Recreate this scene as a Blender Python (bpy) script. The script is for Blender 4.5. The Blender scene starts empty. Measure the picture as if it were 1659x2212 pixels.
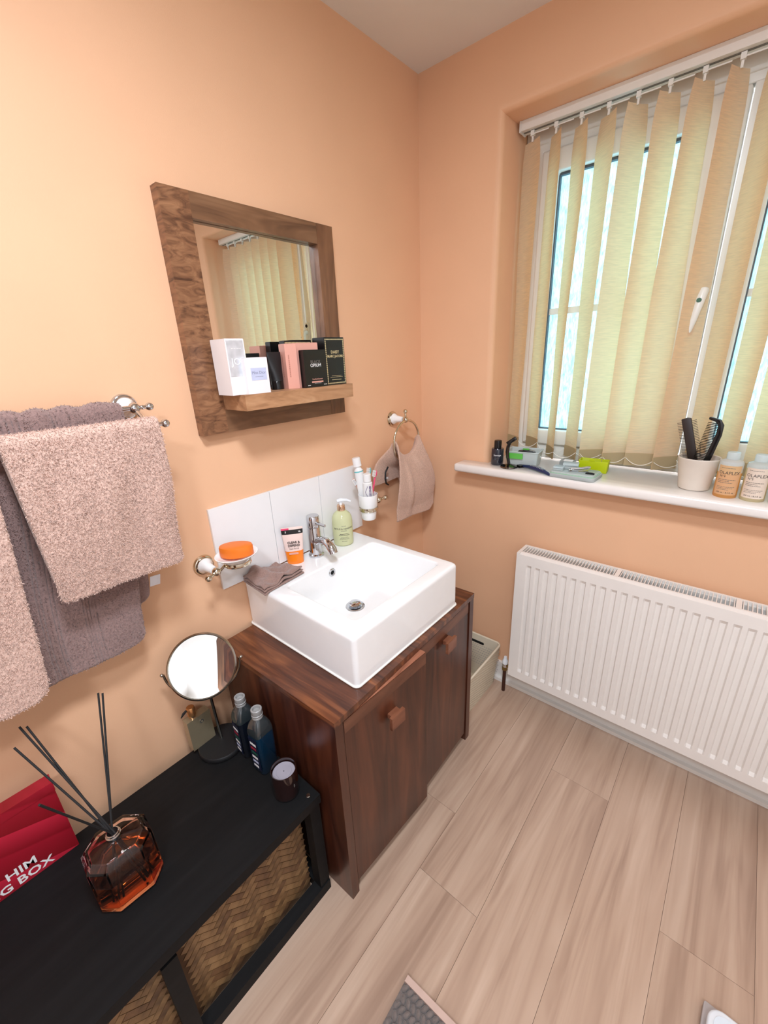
import bpy, bmesh, math, random
from mathutils import Vector, Matrix, noise
random.seed(7)
SC = bpy.context.scene
COL = SC.collection

# ---------------------------------------------------------------- camera
cam_d = bpy.data.cameras.new('camera'); cam = bpy.data.objects.new('camera', cam_d); COL.objects.link(cam)
cam_d.sensor_fit = 'HORIZONTAL'; cam_d.sensor_width = 36.0
cam_d.lens = 905.256 / 1659.0 * 36.0
cam_d.clip_start = 0.02
RW = Matrix(((0.76311268, -0.19621566, 0.61575844), (0.64490963, 0.29289161, -0.70590798), (-0.04184028, 0.93579588, 0.35005067)))
cam.matrix_world = Matrix.Translation((1.11587, -1.56510, 1.48173)) @ RW.to_4x4()
SC.camera = cam

# ---------------------------------------------------------------- world, exposure
W = bpy.data.worlds.new('overcast_sky'); SC.world = W; W.use_nodes = True
W.node_tree.nodes['Background'].inputs[0].default_value = (0.93, 0.96, 1.0, 1)
W.node_tree.nodes['Background'].inputs[1].default_value = 2.5
VS = SC.view_settings
VS.view_transform = 'Standard'; VS.look = 'None'; VS.gamma = 1.0; VS.use_curve_mapping = False
VS.exposure = 1.04
LAMP_POWER = 12.4     # watts of light from the main ceiling lamp, built below

# ---------------------------------------------------------------- materials
def lin(c):
    return tuple(((v / 255) / 12.92 if v / 255 <= 0.04045 else ((v / 255 + 0.055) / 1.055) ** 2.4) for v in c)

def newmat(name):
    m = bpy.data.materials.new(name); m.use_nodes = True
    return m, m.node_tree, m.node_tree.nodes['Principled BSDF']

def nd(nt, typ, **kw):
    n = nt.nodes.new(typ)
    for k, v in kw.items():
        if k in n.inputs.keys(): n.inputs[k].default_value = v
        else: setattr(n, k, v)
    return n

def plain(name, rgb, rough=0.5, metal=0.0, var=0.04, nscale=30.0, bump=0.0, bscale=200.0, spec=0.5, sheen=0.0, coat=0.0, stretch=None):
    m, nt, b = newmat(name)
    c = lin(rgb)
    tc = nd(nt, 'ShaderNodeTexCoord')
    src = tc.outputs['Object']
    if stretch:
        mp = nd(nt, 'ShaderNodeMapping'); mp.inputs['Scale'].default_value = stretch
        nt.links.new(src, mp.inputs[0]); src = mp.outputs[0]
    n = nd(nt, 'ShaderNodeTexNoise', Scale=nscale, Detail=1.0)
    nt.links.new(src, n.inputs['Vector'])
    cr = nd(nt, 'ShaderNodeValToRGB')
    cr.color_ramp.elements[0].position = 0.3; cr.color_ramp.elements[1].position = 0.7
    cr.color_ramp.elements[0].color = (*[v * (1 - var) for v in c], 1)
    cr.color_ramp.elements[1].color = (*[min(1, v * (1 + var)) for v in c], 1)
    nt.links.new(n.outputs['Fac'], cr.inputs[0]); nt.links.new(cr.outputs[0], b.inputs['Base Color'])
    b.inputs['Roughness'].default_value = rough; b.inputs['Metallic'].default_value = metal
    b.inputs['Specular IOR Level'].default_value = spec
    if sheen:
        b.inputs['Sheen Weight'].default_value = sheen; b.inputs['Sheen Roughness'].default_value = 0.6
    if coat: b.inputs['Coat Weight'].default_value = coat
    if bump:
        n2 = nd(nt, 'ShaderNodeTexNoise', Scale=bscale, Detail=0.0); nt.links.new(src, n2.inputs['Vector'])
        bp = nd(nt, 'ShaderNodeBump', Strength=bump, Distance=0.002)
        nt.links.new(n2.outputs['Fac'], bp.inputs['Height']); nt.links.new(bp.outputs[0], b.inputs['Normal'])
    return m

def wood(name, dark, mid, light, axis=(30, 3, 30), rough=0.4, nscale=1.0, fig=0.0, bump=0.15, rnd=0.0, coat=0.0):
    """streaky wood; axis = noise frequency along x, y, z (small = along the grain)"""
    m, nt, b = newmat(name)
    tc = nd(nt, 'ShaderNodeTexCoord'); mp = nd(nt, 'ShaderNodeMapping'); mp.inputs['Scale'].default_value = axis
    src = tc.outputs['Object']
    if rnd:
        oi = nd(nt, 'ShaderNodeObjectInfo'); vm = nd(nt, 'ShaderNodeVectorMath', operation='MULTIPLY_ADD')
        cx = nd(nt, 'ShaderNodeCombineXYZ')
        for k in range(3): nt.links.new(oi.outputs['Random'], cx.inputs[k])
        vm.inputs[1].default_value = (13.0, 17.0, 11.0)
        nt.links.new(cx.outputs[0], vm.inputs[0]); nt.links.new(src, vm.inputs[2]); src = vm.outputs[0]
    nt.links.new(src, mp.inputs[0])
    n = nd(nt, 'ShaderNodeTexNoise', Scale=nscale, Detail=3.0, Roughness=0.62, Distortion=0.6 + fig)
    nt.links.new(mp.outputs[0], n.inputs['Vector'])
    cr = nd(nt, 'ShaderNodeValToRGB'); e = cr.color_ramp.elements
    e[0].position = 0.30; e[0].color = (*lin(dark), 1); e[1].position = 0.72; e[1].color = (*lin(light), 1)
    x = e.new(0.5); x.color = (*lin(mid), 1)
    nt.links.new(n.outputs['Fac'], cr.inputs[0])
    out = cr.outputs[0]
    if rnd:
        hs = nd(nt, 'ShaderNodeHueSaturation')
        ma = nd(nt, 'ShaderNodeMapRange'); ma.inputs['To Min'].default_value = 1 - rnd; ma.inputs['To Max'].default_value = 1 + rnd
        nt.links.new(oi.outputs['Random'], ma.inputs[0]); nt.links.new(ma.outputs[0], hs.inputs['Value']); nt.links.new(out, hs.inputs['Color']); out = hs.outputs[0]
    nt.links.new(out, b.inputs['Base Color'])
    b.inputs['Roughness'].default_value = rough
    if coat: b.inputs['Coat Weight'].default_value = coat; b.inputs['Coat Roughness'].default_value = 0.25
    bp = nd(nt, 'ShaderNodeBump', Strength=bump, Distance=0.001)
    nt.links.new(n.outputs['Fac'], bp.inputs['Height']); nt.links.new(bp.outputs[0], b.inputs['Normal'])
    return m

def glass(name, rgb, rough=0.02, ior=1.45):
    m, nt, b = newmat(name)
    b.inputs['Base Color'].default_value = (*lin(rgb), 1); b.inputs['Roughness'].default_value = rough
    b.inputs['Transmission Weight'].default_value = 1.0; b.inputs['IOR'].default_value = ior
    return m

def translucent(name, rgb, trgb, fac=0.5, gloss=0.0, weave=None, rough=0.6):
    """diffuse front + light let through; weave adds fine relief"""
    m, nt, b = newmat(name)
    out = nt.nodes['Material Output']
    b.inputs['Base Color'].default_value = (*lin(rgb), 1); b.inputs['Roughness'].default_value = rough
    b.inputs['Specular IOR Level'].default_value = gloss
    t = nd(nt, 'ShaderNodeBsdfTranslucent'); t.inputs[0].default_value = (*lin(trgb), 1)
    mx = nd(nt, 'ShaderNodeMixShader'); mx.inputs[0].default_value = fac
    nt.links.new(b.outputs[0], mx.inputs[1]); nt.links.new(t.outputs[0], mx.inputs[2]); nt.links.new(mx.outputs[0], out.inputs[0])
    if weave:
        tc = nd(nt, 'ShaderNodeTexCoord'); mp = nd(nt, 'ShaderNodeMapping'); mp.inputs['Scale'].default_value = weave
        nt.links.new(tc.outputs['Object'], mp.inputs[0])
        n = nd(nt, 'ShaderNodeTexNoise', Scale=1.0, Detail=4.0); nt.links.new(mp.outputs[0], n.inputs['Vector'])
        cr = nd(nt, 'ShaderNodeValToRGB'); e = cr.color_ramp.elements
        e[0].position = 0.35; e[0].color = (*[v * 0.80 for v in lin(trgb)], 1); e[1].position = 0.65; e[1].color = (*lin(trgb), 1)
        nt.links.new(n.outputs['Fac'], cr.inputs[0]); nt.links.new(cr.outputs[0], t.inputs[0])
        bp = nd(nt, 'ShaderNodeBump', Strength=0.35, Distance=0.001); nt.links.new(n.outputs['Fac'], bp.inputs['Height'])
        nt.links.new(bp.outputs[0], b.inputs['Normal']); nt.links.new(bp.outputs[0], t.inputs['Normal'])
    return m

M = {}
M['wall'] = plain('peach_wall_paint', (238, 189, 151), 0.55, var=0.015, nscale=6, bump=0.06, bscale=350, spec=0.3)
M['ceiling'] = plain('ceiling_paint', (236, 230, 222), 0.8, var=0.015, nscale=5, bump=0.05, bscale=250)
M['wall_white'] = plain('white_satin_wall', (240, 238, 236), 0.4, var=0.01, nscale=5)  # white picked so the unseen walls bounce neutral fill light
M['white_paint'] = plain('white_gloss_paint', (238, 233, 226), 0.3, var=0.01)
M['upvc'] = plain('white_window_plastic', (236, 234, 226), 0.3, var=0.01)
M['gasket'] = plain('grey_gasket', (86, 92, 98), 0.6)
M['sill'] = plain('sill_gloss_paint', (244, 238, 232), 0.18, var=0.01, coat=0.3)
M['floor'] = wood('oak_laminate', (166, 136, 116), (190, 160, 138), (206, 178, 156), (22, 1.3, 10), 0.34, rnd=0.03, bump=0.05)
M['subfloor'] = plain('dark_joint', (96, 74, 60), 0.8)
M['mahogany'] = wood('mahogany_stain', (48, 20, 12), (76, 38, 24), (100, 54, 34), (22, 22, 2.2), 0.30, bump=0.08, coat=0.15)
M['mahogany_top'] = wood('mahogany_worn_top', (56, 26, 15), (94, 50, 29), (144, 86, 50), (3.0, 34, 20), 0.30, bump=0.12, coat=0.3)
M['mahogany_handle'] = wood('mahogany_handle', (92, 52, 36), (128, 78, 56), (150, 98, 72), (20, 4, 20), 0.35)
M['mahogany_band'] = wood('mahogany_band', (78, 44, 30), (104, 64, 46), (126, 82, 60), (20, 3, 20), 0.35)
M['mahogany_edge'] = wood('mahogany_pale_edge', (120, 72, 52), (170, 110, 84), (196, 134, 106), (20, 4, 20), 0.4)
M['mango'] = wood('mango_wood', (84, 54, 36), (122, 82, 56), (152, 108, 76), (16, 16, 3), 0.35, fig=0.4, bump=0.1)
M['mango_fig'] = wood('mango_wood_figured', (82, 52, 36), (134, 92, 64), (164, 118, 84), (14, 18, 52), 0.33, fig=0.6, bump=0.12)
M['mango_h'] = wood('mango_wood_rail', (88, 60, 42), (124, 88, 62), (150, 112, 82), (16, 3, 22), 0.35, fig=0.5, bump=0.1)
M['mango_light'] = wood('mango_wood_shelf', (150, 106, 74), (184, 136, 98), (206, 160, 122), (16, 4, 26), 0.35, fig=0.8, bump=0.1)
M['mirror'] = plain('silvered_mirror', (242, 244, 242), 0.005, 1.0, var=0.0)
M['chrome'] = plain('chrome', (206, 208, 212), 0.07, 1.0, var=0.01)
M['nickel'] = plain('warm_nickel', (216, 206, 186), 0.09, 1.0, var=0.01)
M['steel'] = plain('brushed_steel', (178, 172, 162), 0.22, 1.0, var=0.03)
M['ceramic'] = plain('white_ceramic', (250, 249, 248), 0.08, var=0.006, coat=0.5)
M['tile'] = plain('white_glazed_tile', (244, 242, 242), 0.12, var=0.006, coat=0.3)
M['grout'] = plain('grout', (196, 186, 176), 0.8)
M['sealant'] = plain('silicone_sealant', (240, 236, 228), 0.35)
M['black_wood'] = wood('black_stained_wood', (8, 8, 9), (13, 13, 14), (20, 20, 21), (30, 2.5, 30), 0.62, bump=0.15)
M['black_wood'].node_tree.nodes['Principled BSDF'].inputs['Specular IOR Level'].default_value = 0.25
M['black'] = plain('matt_black', (22, 22, 24), 0.5, bump=0.05)
M['gloss_black'] = plain('gloss_black_plastic', (18, 17, 18), 0.18)
M['slot'] = plain('dark_hollow', (14, 13, 12), 0.8)
M['towel_l'] = plain('taupe_towel', (214, 180, 164), 0.95, var=0.16, nscale=260, bump=0.25, bscale=900, spec=0.1, sheen=0.4)
M['towel_d'] = plain('mauve_towel', (146, 118, 112), 0.95, var=0.16, nscale=260, bump=0.25, bscale=900, spec=0.1, sheen=0.4)
M['towel_r'] = plain('beige_towel', (206, 170, 150), 0.95, var=0.12, nscale=260, bump=0.25, bscale=900, spec=0.1, sheen=0.3)
M['flannel'] = plain('brown_flannel', (150, 120, 110), 0.95, var=0.14, nscale=260, bump=0.25, bscale=900, spec=0.1, sheen=0.3)
M['hem_pink'] = plain('pale_hem', (206, 176, 162), 0.9, var=0.05)
M['mat_grey'] = plain('grey_bath_mat', (118, 106, 100), 0.95, var=0.12, nscale=80, bump=0.5, bscale=300, sheen=0.3)
M['tag'] = plain('care_label', (232, 232, 240), 0.6)
M['radiator'] = plain('radiator_enamel', (242, 236, 229), 0.32, var=0.008)
M['copper'] = plain('brown_pipe', (74, 44, 34), 0.35, 0.5)
M['brass'] = plain('old_brass', (150, 128, 84), 0.25, 1.0)
M['basket'] = plain('cream_plastic', (226, 214, 190), 0.45, var=0.02)
M['wicker'] = [wood('bamboo_strip_%d' % i, d, mi, l, (18, 18, 18), 0.5, bump=0.2) for i, (d, mi, l) in enumerate((
    ((96, 70, 44), (132, 100, 66), (156, 122, 84)), ((112, 82, 52), (150, 116, 78), (176, 140, 98)), ((84, 58, 38), (116, 84, 56), (140, 106, 72))))]
M['slat'] = translucent('blind_fabric', (240, 224, 198), (255, 207, 150), 0.52, weave=(30, 30, 420), rough=0.8)
M['slat_hem'] = translucent('blind_hem', (206, 188, 150), (190, 164, 110), 0.35, rough=0.8)
M['bead'] = plain('bead_chain', (240, 236, 224), 0.35)
M['obscure'] = None
M['clear_plastic'] = translucent('clear_plastic', (226, 232, 232), (236, 244, 242), 0.5, gloss=0.5, rough=0.2)
M['green_clip'] = plain('green_clip', (96, 186, 74), 0.35)
M['yellow'] = translucent('lime_yellow_plastic', (206, 220, 20), (226, 236, 30), 0.3, gloss=0.5, rough=0.35)
M['silver_grey'] = plain('silver_grey_plastic', (166, 170, 172), 0.3, 0.4)
M['navy'] = plain('navy_plastic', (30, 44, 86), 0.3)
M['pot'] = plain('cream_glazed_pot', (224, 212, 198), 0.25, var=0.02)
M['amber'] = translucent('amber_shampoo', (240, 190, 120), (255, 205, 120), 0.6, gloss=0.5, rough=0.2)
M['cream_liquid'] = translucent('cream_conditioner', (240, 226, 190), (250, 238, 196), 0.55, gloss=0.5, rough=0.2)
M['frost_cap'] = translucent('frosted_cap', (236, 242, 244), (240, 250, 252), 0.6, gloss=0.5, rough=0.15)
M['label_cream'] = plain('printed_label', (232, 214, 196), 0.5)
M['label_amber'] = translucent('label_over_amber', (244, 206, 160), (250, 206, 150), 0.4, rough=0.5)
M['ink'] = plain('dark_ink', (70, 62, 60), 0.6)
M['ink_black'] = plain('black_ink', (24, 22, 22), 0.5)
M['ink_grey'] = plain('grey_ink', (120, 112, 106), 0.6)
M['ink_white'] = plain('white_ink', (242, 240, 238), 0.5)
M['ink_gold'] = plain('gold_ink', (226, 206, 160), 0.35, 0.3)
M['ink_lav'] = plain('lavender_label', (202, 206, 232), 0.5)
M['ink_script'] = plain('blue_grey_ink', (140, 144, 170), 0.5)
M['card_white'] = plain('white_card', (244, 238, 238), 0.45, var=0.01)
M['card_pearl'] = plain('pearl_foil', (216, 220, 226), 0.2, 0.3, var=0.12, nscale=60)
M['card_pink'] = plain('pink_card', (232, 168, 150), 0.45, var=0.01)
M['card_black'] = plain('black_card', (20, 19, 20), 0.3, var=0.02)
M['soap'] = translucent('orange_soap', (255, 146, 50), (255, 150, 60), 0.3, gloss=0.5, rough=0.3)
M['tube_pink'] = plain('pale_pink_tube', (246, 218, 208), 0.3, var=0.01)
M['tube_orange'] = plain('orange_gel', (255, 134, 30), 0.25)
M['hot_pink'] = plain('hot_pink', (240, 78, 120), 0.3)
M['teal'] = plain('teal_plastic', (110, 196, 200), 0.3)
M['paste_white'] = plain('white_tube', (242, 240, 238), 0.28, var=0.01)
M['purple_ink'] = plain('purple_ink', (90, 66, 130), 0.5)
M['hand_soap'] = translucent('green_hand_soap', (234, 236, 194), (238, 240, 198), 0.35, gloss=0.5, rough=0.12)
M['rose_gold'] = plain('rose_gold', (226, 190, 160), 0.15, 1.0)
M['mouthwash'] = plain('blue_mouthwash', (14, 44, 66), 0.08, coat=0.6)
M['mouthwash_dk'] = plain('dark_mouthwash', (20, 24, 34), 0.08, coat=0.6)
M['grey_cap'] = plain('grey_cap', (160, 158, 156), 0.35)
M['clear_shoulder'] = plain('smoky_clear_plastic', (46, 52, 54), 0.06, coat=0.8)
M['perfume'] = plain('champagne_glass', (164, 150, 122), 0.18, 0.55, var=0.05)
M['amber_jar'] = plain('dark_amber_glass', (36, 16, 14), 0.06, coat=0.7)
M['lid_grey'] = plain('lilac_grey_lid', (164, 158, 168), 0.45)
M['reed'] = plain('black_reed', (26, 25, 26), 0.7, bump=0.2)
M['pink_glass'] = glass('pink_glass', (255, 226, 220), 0.01)
M['oil'] = glass('amber_oil', (255, 190, 128), 0.01, 1.36)
M['white_plastic'] = plain('white_plastic', (236, 240, 244), 0.22)
M['scale_top'] = plain('pale_blue_white_glass', (226, 236, 244), 0.06, coat=0.5)
M['sole_grey'] = plain('light_grey_plastic', (178, 168, 164), 0.5)

# red gift box: printed diagonal bands
m, nt, b = newmat('red_printed_card'); M['red_print'] = m
tc = nd(nt, 'ShaderNodeTexCoord'); mp = nd(nt, 'ShaderNodeMapping'); mp.inputs['Rotation'].default_value = (0.42, 0, 0); mp.inputs['Scale'].default_value = (1, 1, 1)
wv = nd(nt, 'ShaderNodeTexWave', wave_type='BANDS', bands_direction='Z', wave_profile='SAW', Scale=3.0, Distortion=1.6); wv.inputs['Detail Scale'].default_value = 0.5
nt.links.new(tc.outputs['Object'], mp.inputs[0]); nt.links.new(mp.outputs[0], wv.inputs['Vector'])
cr = nd(nt, 'ShaderNodeValToRGB'); cr.color_ramp.interpolation = 'LINEAR'; e = cr.color_ramp.elements
e[0].position = 0.0; e[0].color = (*lin((134, 14, 26)), 1); e[1].position = 1.0; e[1].color = (*lin((196, 36, 60)), 1)
x = e.new(0.5); x.color = (*lin((160, 20, 40)), 1); x = e.new(0.55); x.color = (*lin((140, 14, 30)), 1)
nt.links.new(wv.outputs['Fac'], cr.inputs[0]); nt.links.new(cr.outputs[0], b.inputs['Base Color']); b.inputs['Roughness'].default_value = 0.4

# obscure textured window glass: lets diffuse daylight through, its rain-like relief shaded as dark streaks in the colour
m, nt, b = newmat('obscure_glass'); M['obscure'] = m
out = nt.nodes['Material Output']
tc = nd(nt, 'ShaderNodeTexCoord'); mp = nd(nt, 'ShaderNodeMapping'); mp.inputs['Scale'].default_value = (190, 1, 38)
n1 = nd(nt, 'ShaderNodeTexNoise', Scale=1.0, Detail=4.0, Roughness=0.6, Distortion=0.8)
nt.links.new(tc.outputs['Object'], mp.inputs[0]); nt.links.new(mp.outputs[0], n1.inputs['Vector'])
cr = nd(nt, 'ShaderNodeValToRGB'); e = cr.color_ramp.elements
e[0].position = 0.30; e[0].color = (0.26, 0.44, 0.52, 1); e[1].position = 0.56; e[1].color = (0.52, 0.74, 0.80, 1)
nt.links.new(n1.outputs['Fac'], cr.inputs[0])
t = nd(nt, 'ShaderNodeBsdfTranslucent'); nt.links.new(cr.outputs[0], t.inputs[0])
g = nd(nt, 'ShaderNodeBsdfGlossy'); g.inputs['Roughness'].default_value = 0.15
bp = nd(nt, 'ShaderNodeBump', Strength=0.5, Distance=0.002); nt.links.new(n1.outputs['Fac'], bp.inputs['Height'])
nt.links.new(bp.outputs[0], g.inputs['Normal'])
mx = nd(nt, 'ShaderNodeMixShader'); mx.inputs[0].default_value = 0.05
nt.links.new(t.outputs[0], mx.inputs[1]); nt.links.new(g.outputs[0], mx.inputs[2]); nt.links.new(mx.outputs[0], out.inputs[0])
m, nt, b = newmat('lamp_glow'); M['glow'] = m
b.inputs['Base Color'].default_value = (0.9, 0.9, 0.9, 1); b.inputs['Emission Color'].default_value = (0.9, 0.95, 1.0, 1); b.inputs['Emission Strength'].default_value = 1.0
m.cycles.emission_sampling = 'NONE'

# ---------------------------------------------------------------- object helpers
def thing(name, label, cat, loc=(0, 0, 0), rotz=0.0, group=None):
    o = bpy.data.objects.new(name, None); COL.objects.link(o); o.empty_display_size = 0.05
    o.location = loc; o.rotation_euler = (0, 0, rotz); o['label'] = label; o['category'] = cat
    if group: o['group'] = group
    return o

def tag(o, label, cat, group=None):
    o['label'] = label; o['category'] = cat
    if group: o['group'] = group
    return o

def struct(o):
    o['kind'] = 'structure'; return o

def finish(name, bm, mat, parent=None, smooth=False, bevel=0.0, seg=2, loc=None, auto=None):
    if bevel > 0:
        es = [e for e in bm.edges if len(e.link_faces) == 2 and e.calc_face_angle(0) > 0.5]
        bmesh.ops.bevel(bm, geom=es, offset=bevel, segments=seg, profile=0.5, affect='EDGES', clamp_overlap=True)
    me = bpy.data.meshes.new(name); bm.to_mesh(me); bm.free()
    me.materials.append(mat)
    if smooth or bevel > 0:
        me.polygons.foreach_set('use_smooth', [True] * len(me.polygons))
        me.set_sharp_from_angle(angle=auto if auto else (math.radians(40) if smooth else math.radians(50)))
    o = bpy.data.objects.new(name, me); COL.objects.link(o)
    if parent is not None: o.parent = parent
    if loc is not None: o.location = loc
    return o

def add_box(bm, x0, x1, y0, y1, z0, z1, mat4=None):
    vs = [bm.verts.new(((x0, x1)[i & 1], (y0, y1)[(i >> 1) & 1], (z0, z1)[(i >> 2) & 1])) for i in range(8)]
    for f in ((0, 2, 3, 1), (4, 5, 7, 6), (0, 1, 5, 4), (2, 6, 7, 3), (0, 4, 6, 2), (1, 3, 7, 5)):
        bm.faces.new([vs[k] for k in f])
    if mat4 is not None: bmesh.ops.transform(bm, matrix=mat4, verts=vs)
    return vs

def box(name, x0, x1, y0, y1, z0, z1, mat, parent=None, bevel=0.0, seg=2, mat4=None):
    bm = bmesh.new(); add_box(bm, x0, x1, y0, y1, z0, z1, mat4)
    return finish(name, bm, mat, parent, bevel=bevel, seg=seg)

AX = {'Z': Matrix.Identity(4), 'X': Matrix.Rotation(math.pi / 2, 4, 'Y'), 'Y': Matrix.Rotation(-math.pi / 2, 4, 'X'), '-Y': Matrix.Rotation(math.pi / 2, 4, 'X')}

def add_lathe(bm, prof, seg=32, mat4=None, sx=1.0, sy=1.0):
    rings = []; new = []
    for r, z in prof:
        if r < 1e-6:
            v = bm.verts.new((0, 0, z)); rings.append([v]); new.append(v)
        else:
            ring = [bm.verts.new((r * sx * math.cos(2 * math.pi * k / seg), r * sy * math.sin(2 * math.pi * k / seg), z)) for k in range(seg)]
            rings.append(ring); new += ring
    for a, b in zip(rings[:-1], rings[1:]):
        if len(a) == 1 and len(b) == 1: continue
        for k in range(seg):
            k2 = (k + 1) % seg
            if len(a) == 1: bm.faces.new((a[0], b[k2], b[k]))
            elif len(b) == 1: bm.faces.new((a[k], a[k2], b[0]))
            else: bm.faces.new((a[k], a[k2], b[k2], b[k]))
    if mat4 is not None: bmesh.ops.transform(bm, matrix=mat4, verts=new)
    bmesh.ops.recalc_face_normals(bm, faces=list(bm.faces))

def lathe(name, prof, mat, parent=None, at=(0, 0, 0), axis='Z', seg=32, sx=1.0, sy=1.0, rot=None, auto=None):
    bm = bmesh.new()
    m4 = Matrix.Translation(at) @ (rot if rot is not None else AX[axis])
    add_lathe(bm, prof, seg, m4, sx, sy)
    return finish(name, bm, mat, parent, smooth=True, auto=auto)

def add_tube(bm, pts, rad, seg=10, closed=False, caps=True):
    pts = [Vector(p) for p in pts]; n = len(pts); rings = []
    rads = rad if isinstance(rad, (list, tuple)) else [rad] * n
    up = None
    for i, p in enumerate(pts):
        if closed: t = (pts[(i + 1) % n] - pts[i - 1])
        else: t = pts[min(i + 1, n - 1)] - pts[max(i - 1, 0)]
        t.normalize()
        if up is None:
            up = t.orthogonal().normalized()
        else:
            up = (up - t * up.dot(t)); up = up.normalized() if up.length > 1e-6 else t.orthogonal().normalized()
        s = t.cross(up)
        rings.append([bm.verts.new(p + (up * math.cos(2 * math.pi * k / seg) + s * math.sin(2 * math.pi * k / seg)) * rads[i]) for k in range(seg)])
    R = rings + ([rings[0]] if closed else [])
    for a, b in zip(R[:-1], R[1:]):
        for k in range(seg): bm.faces.new((a[k], a[(k + 1) % seg], b[(k + 1) % seg], b[k]))
    if caps and not closed:
        bm.faces.new(rings[0][::-1]); bm.faces.new(rings[-1])

def tube(name, pts, rad, mat, parent=None, seg=10, closed=False):
    bm = bmesh.new(); add_tube(bm, pts, rad, seg, closed)
    bmesh.ops.recalc_face_normals(bm, faces=list(bm.faces))
    return finish(name, bm, mat, parent, smooth=True)

def sphere_prof(r, n=10, z=0.0):
    return [(r * math.sin(math.pi * k / n), z - r * math.cos(math.pi * k / n)) for k in range(n + 1)]

def prism(name, outline, d0, d1, mat, parent=None, frame=None, bevel=0.0, smooth=False):
    """outline in a 2-D plane (u, v), extruded d0..d1 along w; frame = 4x4 placing u, v, w"""
    bm = bmesh.new()
    a = [bm.verts.new((u, v, d0)) for u, v in outline]; b = [bm.verts.new((u, v, d1)) for u, v in outline]
    bm.faces.new(a[::-1]); bm.faces.new(b); n = len(a)
    for k in range(n): bm.faces.new((a[k], a[(k + 1) % n], b[(k + 1) % n], b[k]))
    if frame is not None: bmesh.ops.transform(bm, matrix=frame, verts=list(bm.verts))
    bmesh.ops.recalc_face_normals(bm, faces=list(bm.faces))
    return finish(name, bm, mat, parent, bevel=bevel, smooth=smooth)

def frame3(o, right, up):
    r = Vector(right).normalized(); u = Vector(up).normalized(); w = r.cross(u)
    return Matrix(((r.x, u.x, w.x, o[0]), (r.y, u.y, w.y, o[1]), (r.z, u.z, w.z, o[2]), (0, 0, 0, 1)))

def rrect(w, h, r, n=5):
    pts = []
    for cx, cy, a0 in ((w / 2 - r, h / 2 - r, 0), (-w / 2 + r, h / 2 - r, 90), (-w / 2 + r, -h / 2 + r, 180), (w / 2 - r, -h / 2 + r, 270)):
        for k in range(n + 1):
            a = math.radians(a0 + 90 * k / n); pts.append((cx + r * math.cos(a), cy + r * math.sin(a)))
    return pts

def lettering(parent, s, size, mat, o, right, up, wrap=None, align='CENTER', name='lettering', narrow=1.0, bold=0.0):
    cu = bpy.data.curves.new('t', 'FONT'); cu.body = s; cu.size = size; cu.align_x = align; cu.resolution_u = 2; cu.extrude = 0.00012; cu.offset = bold
    tmp = bpy.data.objects.new('t', cu); COL.objects.link(tmp)
    bpy.context.view_layer.update()
    me = bpy.data.meshes.new_from_object(tmp.evaluated_get(bpy.context.evaluated_depsgraph_get()))
    bpy.data.objects.remove(tmp); bpy.data.curves.remove(cu)
    F = frame3(o, right, up)
    for v in me.vertices:
        x, y, z = v.co; x *= narrow
        if wrap:
            a = x / wrap; p = Vector((math.sin(a) * (wrap + z), y, math.cos(a) * (wrap + z) - wrap))
        else: p = Vector((x, y, z))
        v.co = F @ p
    me.materials.clear(); me.materials.append(mat); me.name = name
    ob = bpy.data.objects.new(name, me); COL.objects.link(ob); ob.parent = parent
    return ob

def lines(parent, rows, mat, o, right, up, wrap=None, name='small_print'):
    """rows of fine print too small to read: (x0, x1, y, height)"""
    bm = bmesh.new(); F = frame3(o, right, up)
    for x0, x1, y, h in rows:
        x = x0
        while x < x1:
            w = min(random.uniform(0.002, 0.006), x1 - x); q = []
            for px, py in ((x, y), (x + w, y), (x + w, y + h), (x, y + h)):
                p = Vector((math.sin(px / wrap) * wrap, py, math.cos(px / wrap) * wrap - wrap)) if wrap else Vector((px, py, 0))
                q.append(bm.verts.new(F @ (p + Vector((0, 0, 0.0002)))))
            bm.faces.new(q); x += w + 0.0008
    ob = finish(name, bm, mat, parent); ob['kind'] = 'stuff'; return ob

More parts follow.
